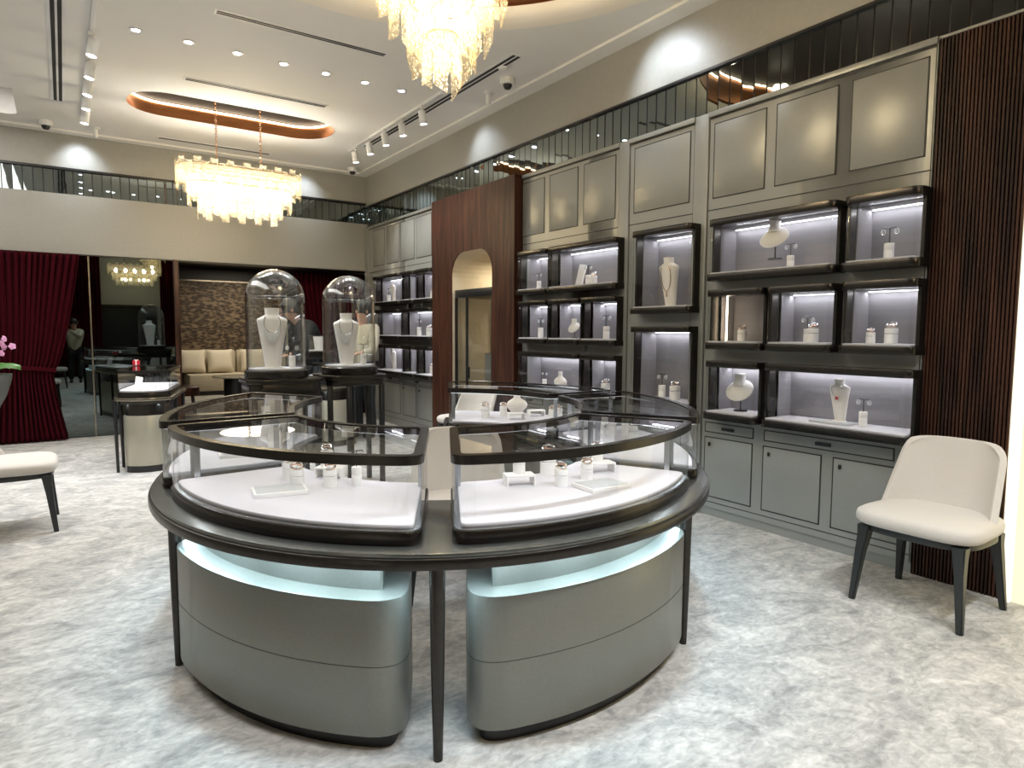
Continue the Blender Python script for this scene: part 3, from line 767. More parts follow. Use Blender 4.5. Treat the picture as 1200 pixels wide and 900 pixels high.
t = thing('chandelier', 'round tiered crystal chandelier above the oval showcase table, cut off by the picture top', 'chandelier', (1.84, 3.42, 2.85))
for (rad, top, h, n, w_) in ((.10, .34, .33, 6, .095), (.19, .52, .40, 11, .095), (.29, .70, .42, 16, .095), (.37, .86, .40, 20, .10), (.48, 1.04, .36, 24, .10)):
    ms = [plate_mesh(w_, h+.02, .06), plate_mesh(w_*.92, h-.08, -.05), plate_mesh(w_, h-.03, .07)]
    for k in range(n):
        a = 2*pi*k/n+rad
        inst('crystal_plate', ms[k % 3], t, (rad*cos(a), rad*sin(a), top), (0, 0, a+pi/2))
    MB().tube([((rad-.012)*cos(2*pi*k/36), (rad-.012)*sin(2*pi*k/36), top-.02) for k in range(36)], .008, 6, closed=True).build('hoop', 'gold', t)
MB().cyl((0, 0, .35), .012, 1.40, seg=10).build('stem', 'gold', t)
MB().lathe([(0, 1.74), (.12, 1.74), (.13, 1.78), (0, 1.78)], seg=24).build('canopy', 'gold', t)
for k in range(6):
    a = 2*pi*k/6; MB().sphere((.22*cos(a), .22*sin(a), .72), .032, 12, 1.3).build('bulb', 'bulb', t)
    lamp('POINT', (.22*cos(a), .22*sin(a), .80), 10, (1, .92, .78), size=.05, parent=t, name='chandelier_lamp')
for k in range(3):
    a = 2*pi*k/3; MB().sphere((.09*cos(a), .09*sin(a), .40), .03, 12, 1.3).build('bulb', 'bulb', t)
lamp('POINT', (0, 0, .40), 8, (1, .92, .78), size=.05, parent=t, name='chandelier_lamp')
lamp('POINT', (0, 0, .16), 3, (1, .85, .62), size=.03, parent=t, name='chandelier_lamp')

# recess lights
for k in range(8):
    a = 2*pi*k/8+.2
    lamp('POINT', (CC[0]+1.55*cos(a), CC[1]+1.55*sin(a), ZC+.28), 1.6, (1, .82, .58), size=.05, name='recess_glow')
lamp('AREA', (-1.4, 6.5, ZC+.27), 110, (1, .97, .92), size=1.4, sizey=7, rot=(0, 0, 0), name='recess_glow')

# ------------------------------------------------------------------ the oval showcase ring
EC = Vector((1.847, 3.448)); RZ = radians(-28.74)
def RW(u_, v_, z=0.): 
    return (EC.x+u_*cos(RZ)-v_*sin(RZ), EC.y+u_*sin(RZ)+v_*cos(RZ), z)
def arc(a, b, p0, p1, n):
    # ellipse b across (u), a along (v); angle measured from the camera end (-v), positive to the right (+u)
    return [(b*sin(radians(p0+(p1-p0)*i/n)), -a*cos(radians(p0+(p1-p0)*i/n))) for i in range(n+1)]
def plen(P): return sum(math.dist(p, q) for p, q in zip(P, P[1:]))
def trim_(P, d_):
    P = list(P); acc = 0
    while len(P) > 2:
        l = math.dist(P[0], P[1])
        if acc+l >= d_: break
        acc += l; P.pop(0)
    l = math.dist(P[0], P[1]); k = min(.98, (d_-acc)/l)
    P[0] = (P[0][0]+(P[1][0]-P[0][0])*k, P[0][1]+(P[1][1]-P[0][1])*k); return P
def rounded(segs, d_, n=7):
    out = []; m = len(segs); T = []
    for i, s in enumerate(segs):
        d0 = d_[i]; d1 = d_[(i+1) % m]
        T.append(trim_(trim_(s, d0)[::-1], d1)[::-1])
    for i in range(m):
        out += T[i]
        c = segs[i][-1]; a = T[i][-1]; b = T[(i+1) % m][0]
        for k in range(1, n):
            q = k/n; out.append(((1-q)**2*a[0]+2*q*(1-q)*c[0]+q*q*b[0], (1-q)**2*a[1]+2*q*(1-q)*c[1]+q*q*b[1]))
    return out
def inset(P, e):
    n = len(P); out = []
    ar_ = sum(P[i][0]*P[(i+1) % n][1]-P[(i+1) % n][0]*P[i][1] for i in range(n))
    sg = 1 if ar_ > 0 else -1
    for i in range(n):
        a, b = P[i-1], P[(i+1) % n]; dx, dy = b[0]-a[0], b[1]-a[1]; l = math.hypot(dx, dy) or 1
        out.append((P[i][0]-sg*dy/l*e, P[i][1]+sg*dx/l*e))
    return out
def sector(ao, bo, ai, bi, p0, p1, gap, rr_=.06, n=26):
    """piece of the oval between two angles; gap shifts the radial sides inwards"""
    O = arc(ao, bo, p0+gap, p1-gap, n); 
    gi = gap*1.6
    I = arc(ai, bi, p1-gi, p0+gi, n)
    return rounded([O, [O[-1], I[0]], I, [I[-1], O[0]]], [rr_]*4)
ANG = [(0, 61.2), (61.2, 117.5), (117.5, 180), (-61.2, 0), (-117.5, -61.2)]
CN = ['front right glass showcase on the oval table', 'right rear glass showcase on the oval table', 'farthest glass showcase on the oval table beyond the inner chair', 'front left glass showcase on the oval table', 'left rear glass showcase on the oval table']
def centroid(P): return sum(p[0] for p in P)/len(P), sum(p[1] for p in P)/len(P)

# tabletop : one continuous curved band with an opening at the back left
tt = thing('showcase_table', 'oval dark bronze ring shaped table carrying the glass showcases, on slim tapered legs', 'table', RW(0, 0), RZ)
P = rounded([arc(1.77, 1.50, -116.6, 180, 120), [arc(1.77, 1.50, 180, 180, 1)[0], arc(1.02, .80, 180, 180, 1)[0]], arc(1.04, .80, 180, -116.6, 110), [arc(1.04, .80, -116.6, -116.6, 1)[0], arc(1.77, 1.50, -116.6, -116.6, 1)[0]]], [.03]*4)
MB().prism(inset(P, .012), .735, .757, .003).build('tabletop', 'tabletop', tt)
MB().prism(P, .70, .742, .008).build('apron', 'bronze', tt)
for a_ in (0, 56.5, 116.6, 176, -56.5, -116.6):
    x, y = arc(1.71, 1.40, a_, a_, 1)[0]
    k_ = 1.0
    MB().tube([(x*k_, y*k_, .70), (x*k_, y*k_, .35), (x*k_, y*k_, .0)], [.028, .024, .017], 14).build('leg', 'bronze', tt)
for a_ in (60, 120, 175, -60, -115):
    x, y = arc(1.12, .88, a_, a_, 1)[0]
    MB().tube([(x, y, .70), (x, y, .35), (x, y, .0)], [.026, .022, .017], 12).build('leg', 'bronze', tt)

ZB, ZT = .757, 1.075
for k, (p0, p1) in enumerate(ANG):
    g0 = 3.2
    bo_ = 1.42 if k in (0, 3) else 1.45
    P = sector(1.69, bo_, .98, .83, p0, p1, (1.9, 1.4, 1.6, 1.9, 1.4)[k], .075)
    cx, cy = centroid(P); P = [(p[0]-cx, p[1]-cy) for p in P]
    w_ = RW(cx, cy, ZB)
    t = thing('curved_showcase', CN[k], 'showcase', w_, RZ, group='curved glass showcases on the oval table')
    h = ZT-ZB
    MB().prism(inset(P, .004), 0, .052, .010).build('base', 'bronze', t)
    MB().prism(inset(P, .034), .052, .070, .006).build('deck', 'deck', t)
    MB().ring(inset(P, .012), inset(P, .045), .052, .054).build('inner_ledge', 'steel', t)
    MB().sheet(inset(P, .010), .052, h-.032, True).build('glass_wall', 'glass', t, angle=60)
    MB().ring(P, inset(P, .036), h-.034, h, ).build('top_frame', 'bronze', t)
    MB().face([(p[0], p[1], h-.004) for p in inset(P, .034)]).build('top_glass', 'topglass', t)
    MB().ring(inset(P, .014), inset(P, .024), h-.037, h-.034).build('light_strip', 'ledcase', t)
    # steel corner posts on the radial sides
    for (pa, ps) in ((p0, 1), (p1, -1)):
        for fr in ((.84,) if abs(pa) < 1 or abs(pa) > 179 else (.16, .84)):
            so = arc(1.69, 1.42, pa+ps*1.9, pa+ps*1.9, 1)[0]; si = arc(.98, .83, pa+ps*3.0, pa+ps*3.0, 1)[0]
            x = so[0]+(si[0]-so[0])*fr-cx; y = so[1]+(si[1]-so[1])*fr-cy
            d_ = math.hypot(si[0]-so[0], si[1]-so[1]); nx, ny = -(si[1]-so[1])/d_*ps, (si[0]-so[0])/d_*ps
            ll = math.hypot(x, y); x -= x/ll*.035; y -= y/ll*.035
            MB().box(x-.013, x+.013, y-.004, y+.004, .054, h-.036).build('post', 'steel', t)
    # lights hidden in the top frame
    for (aa, bb, n_, pw) in ((1.64, 1.37, 4, .19), (1.03, .88, 2, .17)):
        for i in range(n_):
            am = p0+(p1-p0)*(i+.5)/n_; x, y = arc(aa, bb, am, am, 1)[0]
            e0 = arc(aa, bb, am-.5, am-.5, 1)[0]; e1 = arc(aa, bb, am+.5, am+.5, 1)[0]
            lamp('AREA', (x-cx, y-cy, h-.045), pw*LPC if 'LPC' in globals() else pw, (.90, .94, 1), size=.30, sizey=.012, rot=(0, 0, atan2(e1[1]-e0[1], e1[0]-e0[0])), parent=t, name='showcase_light')
    # drum cabinet below
    mg = 4.2
    B_ = sector(1.69, 1.42, 1.17, .96, p0, p1, mg, .14)
    cx, cy = centroid(B_); B_ = [(p[0]-cx, p[1]-cy) for p in B_]
    c = thing('drum_cabinet', 'curved grey metal cabinet under the '+CN[k].replace(' glass showcase on the oval table', '').replace('farthest glass showcase on the oval table beyond the inner chair', 'farthest')+' showcase of the oval table', 'cabinet', RW(cx, cy, 0), RZ, group='curved metal cabinets below the oval table')
    MB().prism(inset(B_, .045), 0, .075).build('plinth', 'black', c)
    MB().prism(B_, .065, .565, .004).build('body', 'body', c)
    MB().prism(inset(B_, .095), .565, .70).build('neck', 'body', c)
    oo = inset(B_, -.0012); MB().ring(oo, inset(B_, .002), .322, .3235).build('seam', 'groove', c)
    for i in range(4):
        am = p0+(p1-p0)*(i+.5)/4; x, y = arc(1.665, 1.395, am, am, 1)[0]
        e0 = arc(1.6, 1.3, am-.5, am-.5, 1)[0]; e1 = arc(1.6, 1.3, am+.5, am+.5, 1)[0]
        lamp('AREA', (x-cx, y-cy, .694), 1.5, (.62, .86, 1), size=.34, sizey=.015, rot=(0, 0, atan2(e1[1]-e0[1], e1[0]-e0[0])), parent=c, name='under_table_light')

# ------------------------------------------------------------------ the two far counters
def counter(label, loc, rz, mirror_x=1):
    t = thing('counter_showcase', label, 'showcase', loc, rz)
    def fp(w, d_, bul, e=0.):
        w *= .86
        fr = [(-w+2*w*i/12, -bul*(1-(2*i/12-1)**2)) for i in range(13)]
        return inset(rounded([fr, [(w, 0), (w, d_)], [(w, d_), (-w, d_)], [(-w, d_), (-w, 0)]], [.07]*4), e)
    A_ = fp(.31, 1.15, .10)
    MB().prism(fp(.22, 1.0, .07), 0, .07).build('plinth', 'black', t)
    MB().prism(fp(.235, 1.05, .08), .07, .60, .004).build('body', 'vbody', t)
    MB().prism(fp(.21, 1.0, .06), .60, .72).build('neck', 'bronze', t)
    MB().prism(fp(.335, 1.2, .11), .755, .79, .006).build('rim', 'bronze2', t)
    MB().prism(fp(.285, 1.1, .09), .72, .85, .006).build('base', 'bronze', t)
    MB().prism(fp(.26, 1.08, .08), .85, .866).build('deck', 'deck', t)
    P_ = fp(.285, 1.1, .09)
    MB().sheet(inset(P_, .008), .85, 1.05, True).build('glass_wall', 'glass', t)
    MB().ring(P_, inset(P_, .025), 1.045, 1.075).build('top_frame', 'bronze', t)
    MB().face([(p[0], p[1], 1.07) for p in inset(P_, .024)]).build('top_glass', 'topglass', t)
    for x in (-.27, .27):
        for y in (.02, .30, .95): MB().tube([(x, y, .76), (x*.97, y, 0)], [.020, .015], 10).build('leg', 'black', t)
    for y in (.02, 1.05): lamp('AREA', (0, y, 1.035), .6, (.9, .95, 1), size=.5, sizey=.015, parent=t, name='showcase_light')
    lamp('AREA', (0, -.02, .715), 1.2, (.7, .9, 1), size=.4, sizey=.015, parent=t, name='under_light')
    return t
counter('small champagne counter with lit glass top standing against the smoked mirror', (.665, 7.86, 0), radians(-14))
counter('champagne counter with lit glass top behind the right glass dome stand', (2.90, 8.30, 0), radians(4))

# ------------------------------------------------------------------ glass dome displays
def dome(label, loc, drum):
    t = thing('dome_display', label, 'glass dome', loc, 0, group='glass bell domes on black stands')
    MB().lathe([(0, 1.085), (.262, 1.085), (.268, 1.10), (.262, 1.150), (.25, 1.160), (0, 1.160)], seg=48).build('base', 'bronze', t)
    MB().lathe([(0, 1.160), (.232, 1.160), (.232, 1.172), (0, 1.172)], seg=48).build('deck', 'deck', t)
    prof = [(.246, 1.160), (.246, 1.78)]+[(.246*cos(radians(a)), 1.78+.246*sin(radians(a))) for a in range(8, 90, 8)]+[(0, 2.026)]
    gl = MB().lathe(prof, seg=64).lathe([(r_*.970, z_-(.004 if z_ > 1.78 else 0)) for r_, z_ in prof], seg=64).build('bell_glass', 'domeglass', t, angle=180)
    MB().tube([(.247*cos(2*pi*k/48), .247*sin(2*pi*k/48), 1.785) for k in range(48)], .0014, 5, closed=True).build('rim_line', 'steel', gl)
    return t
def dome_stand(label, loc, w, deep):
    t = thing('display_stand', label, 'stand', loc, 0, group='black stands under the glass domes')
    MB().prism(racetrack(-w, w, -.27, .27, .12, 6), 1.045, 1.085, .005).build('tabletop', 'bronze', t)
    MB().prism(racetrack(-w+.02, w-.02, -.25, .25, .11, 6), 1.045-deep, 1.05, .004).build('apron', 'bronze', t)
    for x, y in ((-w+.055, -.17), (w-.055, -.17), (-w+.055, .17), (w-.055, .17), (-.09, -.22), (.09, .22)):
        MB().box(x-.022, x+.022, y-.022, y+.022, 0, 1.0, .004).build('leg', 'black', t)
    return t
D1 = (1.53, 5.90, 0); D2 = (2.275, 6.12, 0)
dome_stand('dark bronze stand with deep apron under the left glass dome', (1.57, 5.92, 0), .32, .13)
dome('left tall glass bell dome covering a necklace bust, nearest the sofa', D1, True)
dome_stand('black open legged stand under the right glass dome', (2.275, 6.12, 0), .31, .06)
dome('right tall glass bell dome covering a necklace bust, beside the far cabinets', D2, False)
for D in (D1, D2):
    lamp('SPOT', (D[0]-.3, D[1]-1.4, 4.0), 60, (.95, .97, 1), size=.04, target=(D[0], D[1], 1.5), angle=16, blend=.6, name='dome_spot')

# ------------------------------------------------------------------ display props (prototypes)
def rot_up(a): return Matrix.Rotation(a, 4, 'X')
def bust_mesh(h=.44, w=.108, d_=.062, mat='bust'):
    # shouldered necklace bust standing on its narrow foot
    def g(a, b):
        th = 2*pi*a; z = b*h
        if b < .82:
            k = b/.82; hw = w*(.50+.50*k**1.1); hd = d_*(.62+.38*k)
        elif b < .885:
            k = (b-.82)/.065; hw = w*(.98-(.98-.44)*k**.75); hd = d_*(1-.30*k)
        else: hw = w*.44*(1+.08*((b-.885)/.115)); hd = d_*.70
        x = hw*(abs(cos(th))**.8)*(1 if cos(th) > 0 else -1); y = hd*sin(th)*(1 if sin(th) < 0 else .7)
        return (x, y-.04*(b-.4), z)
    mb = MB().grid(g, 32, 34, True)
    bm = mb.bm; bm.verts.ensure_lookup_table()
    n = 35
    top = [bm.verts[i*n+34] for i in range(32)]; bot = [bm.verts[i*n] for i in range(32)]
    bm.faces.new(top); bm.faces.new(bot[::-1])
    return mb.mesh('bust_form', mat, angle=50)
BM = bust_mesh()
def bust(label, loc, rz, s=1., base=True):
    t = thing('necklace_bust', label, 'necklace bust', loc, rz, scale=s)
    inst('form', BM, t)
    if base: MB().lathe([(0, 0), (.075, 0), (.072, .008), (0, .008)], seg=24, sy=.8).build('foot', 'bust2', t)
    return t
def necklace(label, loc, rz, s=1., kind='bib', mat='silver'):
    t = thing('necklace', label, 'necklace', loc, rz, scale=s)
    def pt(a, drop, wd):
        x = wd*sin(a); z = .375-drop*(cos(a)*.5+.5)**1.3+.018*(1-cos(a))/2
        b = min(z/.44, .82); k = b/.82; hw = .108*(.50+.50*k**1.1); hd = .062*(.62+.38*k)
        cc_ = min(.97, abs(x)/hw)**(1/.8)
        y = -hd*sqrt(1-cc_*cc_)-.04*(z/.44-.4)-.0035
        return (x, y, z)
    n = 26; pth = [pt(radians(-125+250*i/n), .12 if kind != 'long' else .24, .056) for i in range(n+1)]
    MB().tube(pth, .0035, 6).build('chain', mat, t)
    if kind == 'bib':
        for i in range(7, 20):
            p = pth[i]; l = .02+.055*(1-abs(i-13)/7)
            MB().tube([(p[0], p[1]-.004, p[2]), (p[0]*1.1, p[1]-.002, p[2]-l)], [.004, .006], 6).build('drop', 'gem', t)
    elif kind == 'pearls':
        for i in range(2, 25): MB().sphere(pth[i], .009, 8).build('pearl', 'bust2', t)
    elif kind == 'long':
        p = pth[13]; MB().tube([p, (p[0], p[1], p[2]-.05)], [.004, .007], 6).build('pendant', mat, t)
    elif kind == 'pend':
        p = pth[13]; MB().lathe([(0, -.018), (.016, -.01), (.016, .01), (0, .018)], (p[0], p[1]-.005, p[2]-.01), 10).build('pendant', 'ruby', t)
        for i in (8, 10, 16, 18): MB().sphere(pth[i], .007, 8).build('stone', 'gem', t)
    return t
def _stand_mesh(): return None
def stand_proto():
    t = thing('ring_stand', 'x', 'jewellery stand')
    MB().lathe([(0, 0), (.026, 0), (.026, .040), (.0245, .0415), (.0245, .043), (.026, .0445), (.026, .062), (.024, .066), (0, .066)], seg=28).build('post', 'bust2', t)
    MB().lathe([(.0247, .041), (.0252, .0425), (.0247, .044)], seg=28).build('groove_band', 'silver', t)
    return t
def ring_proto():
    t = thing('ring', 'x', 'ring')
    Pth = [(.019*cos(2*pi*k/20), .019*sin(2*pi*k/20), 0) for k in range(20)]
    m_ = Matrix.Translation((0, 0, .014)) @ Matrix.Rotation(radians(28), 4, 'X')
    MB().tube(Pth, .0028, 8, closed=True).xf(m_).build('band', 'silver', t)
    MB().tube(Pth, .0026, 8, closed=True).xf(Matrix.Translation((0, .001, .009)) @ Matrix.Rotation(radians(14), 4, 'X')).build('band', 'gold', t)
    MB().lathe([(0, -.005), (.0065, 0), (.004, .004), (0, .005)], (0, -.021, .008), 10).build('stone', 'gem', t)
    return t
def ear_stand_proto():
    t = thing('earring_stand', 'x', 'earring stand')
    MB().lathe([(0, 0), (.026, 0), (.026, .055), (.0245, .057), (.026, .059), (.026, .092), (.024, .096), (0, .096)], seg=28).build('post', 'bust2', t)
    MB().cyl((0, 0, .096), .0028, .085, seg=8).build('stem', 'black', t)
    MB().tube([(-.036, 0, .172), (-.03, 0, .182), (-.012, 0, .180), (0, 0, .176), (.012, 0, .180), (.03, 0, .182), (.036, 0, .172)], .0028, 6).build('crossbar', 'black', t)
    return t
def earring_proto():
    t = thing('earring', 'x', 'earring')
    MB().tube([(0.012*cos(2*pi*k/14), 0, -.014+.014*sin(2*pi*k/14)) for k in range(14)], .0035, 6, closed=True).build('hoop', 'gem', t)
    MB().sphere((0, -.003, -.014), .006, 8).build('stone', 'gem', t)
    return t
def collar_proto():
    t = thing('collar_stand', 'x', 'necklace stand')
    # tilted oval collar plate with short neck, on a rod
    mb = MB().lathe([(0, .012), (.03, .012), (.055, .006), (.085, -.008), (.100, -.020), (.099, -.028), (.06, -.012), (0, -.006)], seg=36, sy=.80)
    mb.xf(Matrix.Translation((0, -.035, .150)) @ Matrix.Rotation(radians(56), 4, 'X'))
    mb.lathe([(0, 0), (.045, 0), (.036, .02), (.033, .045), (.037, .070), (.030, .077), (0, .079)], (0, -.012, .172), 28)
    mb.build('collar', 'bust', t)
    MB().cyl((0, 0, .008), .0045, .15, seg=10).build('rod', 'black', t)
    MB().lathe([(0, 0), (.045, 0), (.043, .008), (0, .008)], seg=24).build('foot', 'black', t)
    return t
def riser_proto():
    t = thing('riser', 'x', 'display riser')
    MB().box(-.065, .065, -.04, .04, .040, .048, .0015).box(-.065, -.057, -.04, .04, 0, .042, .0015).box(.057, .065, -.04, .04, 0, .042, .0015).build('bridge', 'bust2', t)
    return t
def tray_proto():
    t = thing('display_tray', 'x', 'tray')
    MB().box(-.105, .105, -.075, .075, 0, .018, .002).build('base', 'bust2', t)
    MB().box(-.095, .095, -.065, .065, .0178, .0205, .001).build('pad', 'greypad', t)
    return t
def smallbust_proto():
    t = thing('necklace_bust', 'x', 'necklace bust')
    mb = MB().lathe([(0, .19), (.026, .19), (.030, .185), (.027, .155), (.034, .135), (.075, .11), (.092, .085), (.088, .06), (.06, .03), (.045, .0), (0, 0)], seg=32, sy=.55)
    mb.build('form', 'bust', t)
    return t
PR = dict(stand=stand_proto(), ring=ring_proto(), ear=ear_stand_proto(), drop=earring_proto(), collar=collar_proto(), riser=riser_proto(), tray=tray_proto(), sb=smallbust_proto())
def put_ring_stand(loc, where, rz=0., s=1., ring=True):
    place(PR['stand'], loc, rz, 'white ring stand '+where, 'white cylinder ring stands', s)
    if ring: place(PR['ring'], (loc[0], loc[1], loc[2]+.066*s), rz, 'two-tone ring '+where, 'rings on white stands', s*1.05)
def put_ear(loc, where, rz=0., s=1.):
    place(PR['ear'], loc, rz, 'T bar earring stand '+where, 'white earring stands', s)
    for sg, n_ in ((-1, 'left'), (1, 'right')):
        dx = sg*.036*s
        place(PR['drop'], (loc[0]+dx*cos(rz), loc[1]+dx*sin(rz), loc[2]+.172*s), rz, '%s drop earring %s' % (n_, where), 'drop earrings on T bar stands', s)

RX = radians(-90)   # props on the right wall face the room (-X)
XS = 4.385
sA, sB_, sC = R1[0]+.065, R2[0]+.065, R3[0]+.065
# nearest bay
place(PR['collar'], (4.36, 2.95, sA+.075), RX, 'tilted cream collar stand in the widest top showcase above the chair side', None, 1.15)
put_ear((XS, 2.84, sA), 'beside the tilted collar in the wide top showcase', RX)
put_ear((XS, 2.15, sA), 'in the square showcase at top right', RX, 1.15)
put_ring_stand((XS, 3.23, sB_), 'in the unlit showcase of the nearest bay', RX, 1.35)
tag(MB().tube([(4.36, 3.36, sB_), (4.36, 3.36, sB_+.36)], .006, 8).build('light_rod', 'ledwarm'), 'slim glowing vertical light rod in the otherwise unlit showcase', 'light rod')
put_ear((4.41, 2.70, sB_), 'behind the ring stand in the central showcase of the nearest bay', RX)
put_ring_stand((4.36, 2.63, sB_), 'in the central showcase of the nearest bay', RX, 1.5)
put_ring_stand((XS, 2.24, sB_), 'smaller of two in the showcase beside the slats', RX, 1.1)
put_ring_stand((XS, 2.11, sB_), 'larger of two in the showcase beside the slats', RX, 1.5)
place(PR['collar'], (4.38, 3.22, sC), RX, 'round cream collar stand on a black rod, lowest row of the nearest bay', None, 1.2)
tag(MB().box(4.27, 4.40, 2.30, 2.58, sC, sC+.014, .003).build('display_tray', 'greypad'), 'flat grey slab under the cream necklace bust in the wide lowest showcase', 'tray')
b_ = bust('cream necklace bust with a red pendant in the wide lowest showcase above the chair', (4.36, 2.41, sC+.014), RX, .66)
necklace('silver necklace with red pendant on the cream bust above the chair', (4.36, 2.41, sC+.014), RX, .66, 'pend', 'silver')
put_ear((4.36, 2.25, sC), 'beside the cream bust in the wide lowest showcase', RX, 1.0)
# narrow bay
bust('tall cream necklace bust in the tall upper showcase of the narrow bay', (4.36, 3.96, 1.66+.065), RX, .95)
necklace('long gold chain necklace on the bust of the narrow bay', (4.36, 3.96, 1.66+.065), RX, .95, 'long', 'gold')
put_ear((XS, 4.05, .85+.065), 'in the tall lower showcase of the narrow bay', RX, 1.2)
put_ring_stand((XS, 3.90, .85+.065), 'in the tall lower showcase of the narrow bay', RX, 1.8)
# bay right of the arch
put_ear((XS, 5.90, sA), 'in the small top left showcase right of the arch', RX)
tag(MB().box(-.012, .012, -.05, .05, 0, .23, .004).xf(Matrix.Translation((4.42, 5.26, sA)) @ Matrix.Rotation(radians(8), 4, 'Y') @ Matrix.Rotation(radians(9), 4, 'X')).build('display_slab', 'bust2'), 'tall white slab leaning in the wide top showcase right of the arch', 'display slab')
put_ear((XS, 5.07, sA), 'in the wide top showcase right of the arch', RX, 1.1)
put_ring_stand((4.36, 4.96, sA), 'in the wide top showcase right of the arch', RX, 1.4)
put_ear((XS, 5.86, sB_), 'in the left middle showcase right of the arch', RX, 1.15)
place(PR['collar'], (XS, 5.27, sB_), RX, 'small white collar stand in the central showcase right of the arch', None, .8)
put_ear((XS, 4.79, sB_), 'in the right middle showcase of the arch side bay', RX, 1.25)
put_ear((XS, 5.78, sC), 'in the wide lowest showcase right of the arch', RX, .95)
place(PR['sb'], (XS, 5.50, sC), RX, 'wide white collar bust in the lowest showcase right of the arch', None, 1.0)
put_ring_stand((XS, 4.79, sC), 'in the lowest small showcase beside the narrow bay', RX, 1.7)
# farthest bay
bust('small bright white bust in the top left showcase of the farthest bay', (XS, 9.78, sA), RX, .66)
put_ear((XS, 9.98, sA), 'in the top left showcase of the farthest bay', RX, 1.2)
put_ring_stand((XS, 8.42, sA), 'in the top showcase beside the walnut panel', RX, 1.7)
put_ring_stand((XS, 9.45, sB_), 'in the left middle showcase of the farthest bay', RX, 1.3)
put_ear((XS, 8.88, sB_), 'in the wide middle showcase of the farthest bay', RX, 1.3)
put_ring_stand((XS, 8.56, sB_), 'in the wide middle showcase of the farthest bay', RX, 1.7)
bust('white necklace bust in the lowest left showcase of the farthest bay', (XS, 9.80, sC), RX, .76)
put_ring_stand((XS, 8.45, sC), 'in the lowest showcase beside the walnut panel', RX, 1.7)
# domes
zD = 1.172
AW = radians(-12)
bust('tall pinkish white necklace bust with a pearl and fringe necklace under the left glass dome', (D1[0]-.03, D1[1], zD), radians(-14), 1.18)
necklace('wide white fringe necklace on the bust under the left glass dome', (D1[0]-.03, D1[1], zD), radians(-14), 1.18, 'bib')
necklace('white pearl collar on the bust under the left glass dome', (D1[0]-.03, D1[1]+.003, zD+.03), radians(-14), 1.12, 'pearls')
put_ear((D1[0]+.13, D1[1]-.02, zD), 'under the left glass dome', radians(-20), 1.1)
bust('tall white necklace bust with a jewelled necklace under the right glass dome', (D2[0]-.03, D2[1], zD), radians(-20), 1.12)
necklace('fine crystal necklace on the bust under the right glass dome', (D2[0]-.03, D2[1], zD), radians(-20), 1.12, 'bib')
put_ear((D2[0]+.12, D2[1]-.05, zD), 'under the right glass dome', radians(-20), 1.1)

# inside the ring showcases, z of deck
zK = ZB+.070
fl, fr_, bk, br, bl = 'in the front left showcase', 'in the front right showcase', 'in the farthest showcase of the oval', 'in the right rear showcase', 'in the left rear showcase'
def L_(n, t): return RW(n, t-1.72, zK)
T0 = RZ
place(PR['tray'], L_(-.66, .57), RZ+.35, 'flat square white tray with grey pad '+fl, 'flat display trays')
put_ring_stand(L_(-.68, .83), 'at the back left '+fl, RZ, 1.15)
put_ring_stand(L_(-.61, .66), 'just behind the tray '+fl, RZ+.4, 1.2)
put_ring_stand(L_(-.47, .66), 'in the middle '+fl, RZ, 1.15)
place(PR['riser'], L_(-.50, .86), RZ-.25, 'white bridge shaped riser '+fl, 'bridge risers')
o_ = L_(-.52, .87); put_ring_stand((o_[0], o_[1], o_[2]+.048), 'on top of the riser '+fl, RZ, 1.1)
put_ear(L_(-.36, .68), 'at the right '+fl, RZ, .85)
place(PR['tray'], L_(.70, .56), RZ+.45, 'flat square white tray with grey pad '+fr_, 'flat display trays')
place(PR['riser'], L_(.35, .64), RZ+.15, 'left white bridge riser '+fr_, 'bridge risers')
o_ = L_(.35, .65); put_ring_stand((o_[0], o_[1], o_[2]+.048), 'on top of the left riser '+fr_, RZ, 1.05)
put_ring_stand(L_(.51, .84), 'tallest, at the back '+fr_, RZ, 1.5)
put_ring_stand(L_(.53, .60), 'at the front, between the risers '+fr_, RZ+.3, 1.15)
put_ring_stand(L_(.67, .72), 'behind the tray '+fr_, RZ, 1.1)
place(PR['riser'], L_(.77, .88), RZ+.2, 'rear white bridge riser '+fr_, 'bridge risers')
o_ = L_(.76, .90); put_ring_stand((o_[0], o_[1], o_[2]+.048), 'on top of the rear riser '+fr_, RZ, 1.05)
put_ring_stand(L_(.33, 2.92), 'at the left '+bk, RZ, 1.3)
put_ring_stand(L_(.48, 3.02), 'left of the small bust '+bk, RZ, 1.15)
place(PR['sb'], L_(.60, 3.12), RZ, 'small white collar bust '+bk, None, .95)
place(PR['riser'], L_(.56, 2.80), RZ+.2, 'white bridge riser at the front '+bk, 'bridge risers')
place(PR['riser'], L_(.74, 2.98), RZ+.2, 'white bridge riser right of the small bust '+bk, 'bridge risers')
put_ring_stand(L_(.84, 2.78), 'left one of the right pair '+bk, RZ, 1.15)
put_ring_stand(L_(.90, 2.84), 'right one of the right pair '+bk, RZ, 1.15)
place(PR['tray'], L_(1.15, 1.55), RZ+1.2, 'flat square white tray with grey pad '+br, 'flat display trays')
put_ear(L_(1.0, 1.85), 'at the inner side '+br, RZ, 1.0)
put_ring_stand(L_(1.12, 2.05), 'left '+br, RZ, 1.3)
put_ring_stand(L_(1.22, 2.02), 'middle '+br, RZ, 1.4)
put_ring_stand(L_(1.2, 1.82), 'front '+br, RZ, 1.2)
place(PR['tray'], L_(-1.12, 1.45), RZ-1.2, 'flat square white tray with grey pad '+bl, 'flat display trays')
put_ear(L_(-1.02, 1.85), 'at the inner side '+bl, RZ, 1.0)
put_ring_stand(L_(-1.1, 1.70), 'in the middle '+bl, RZ, 1.2)
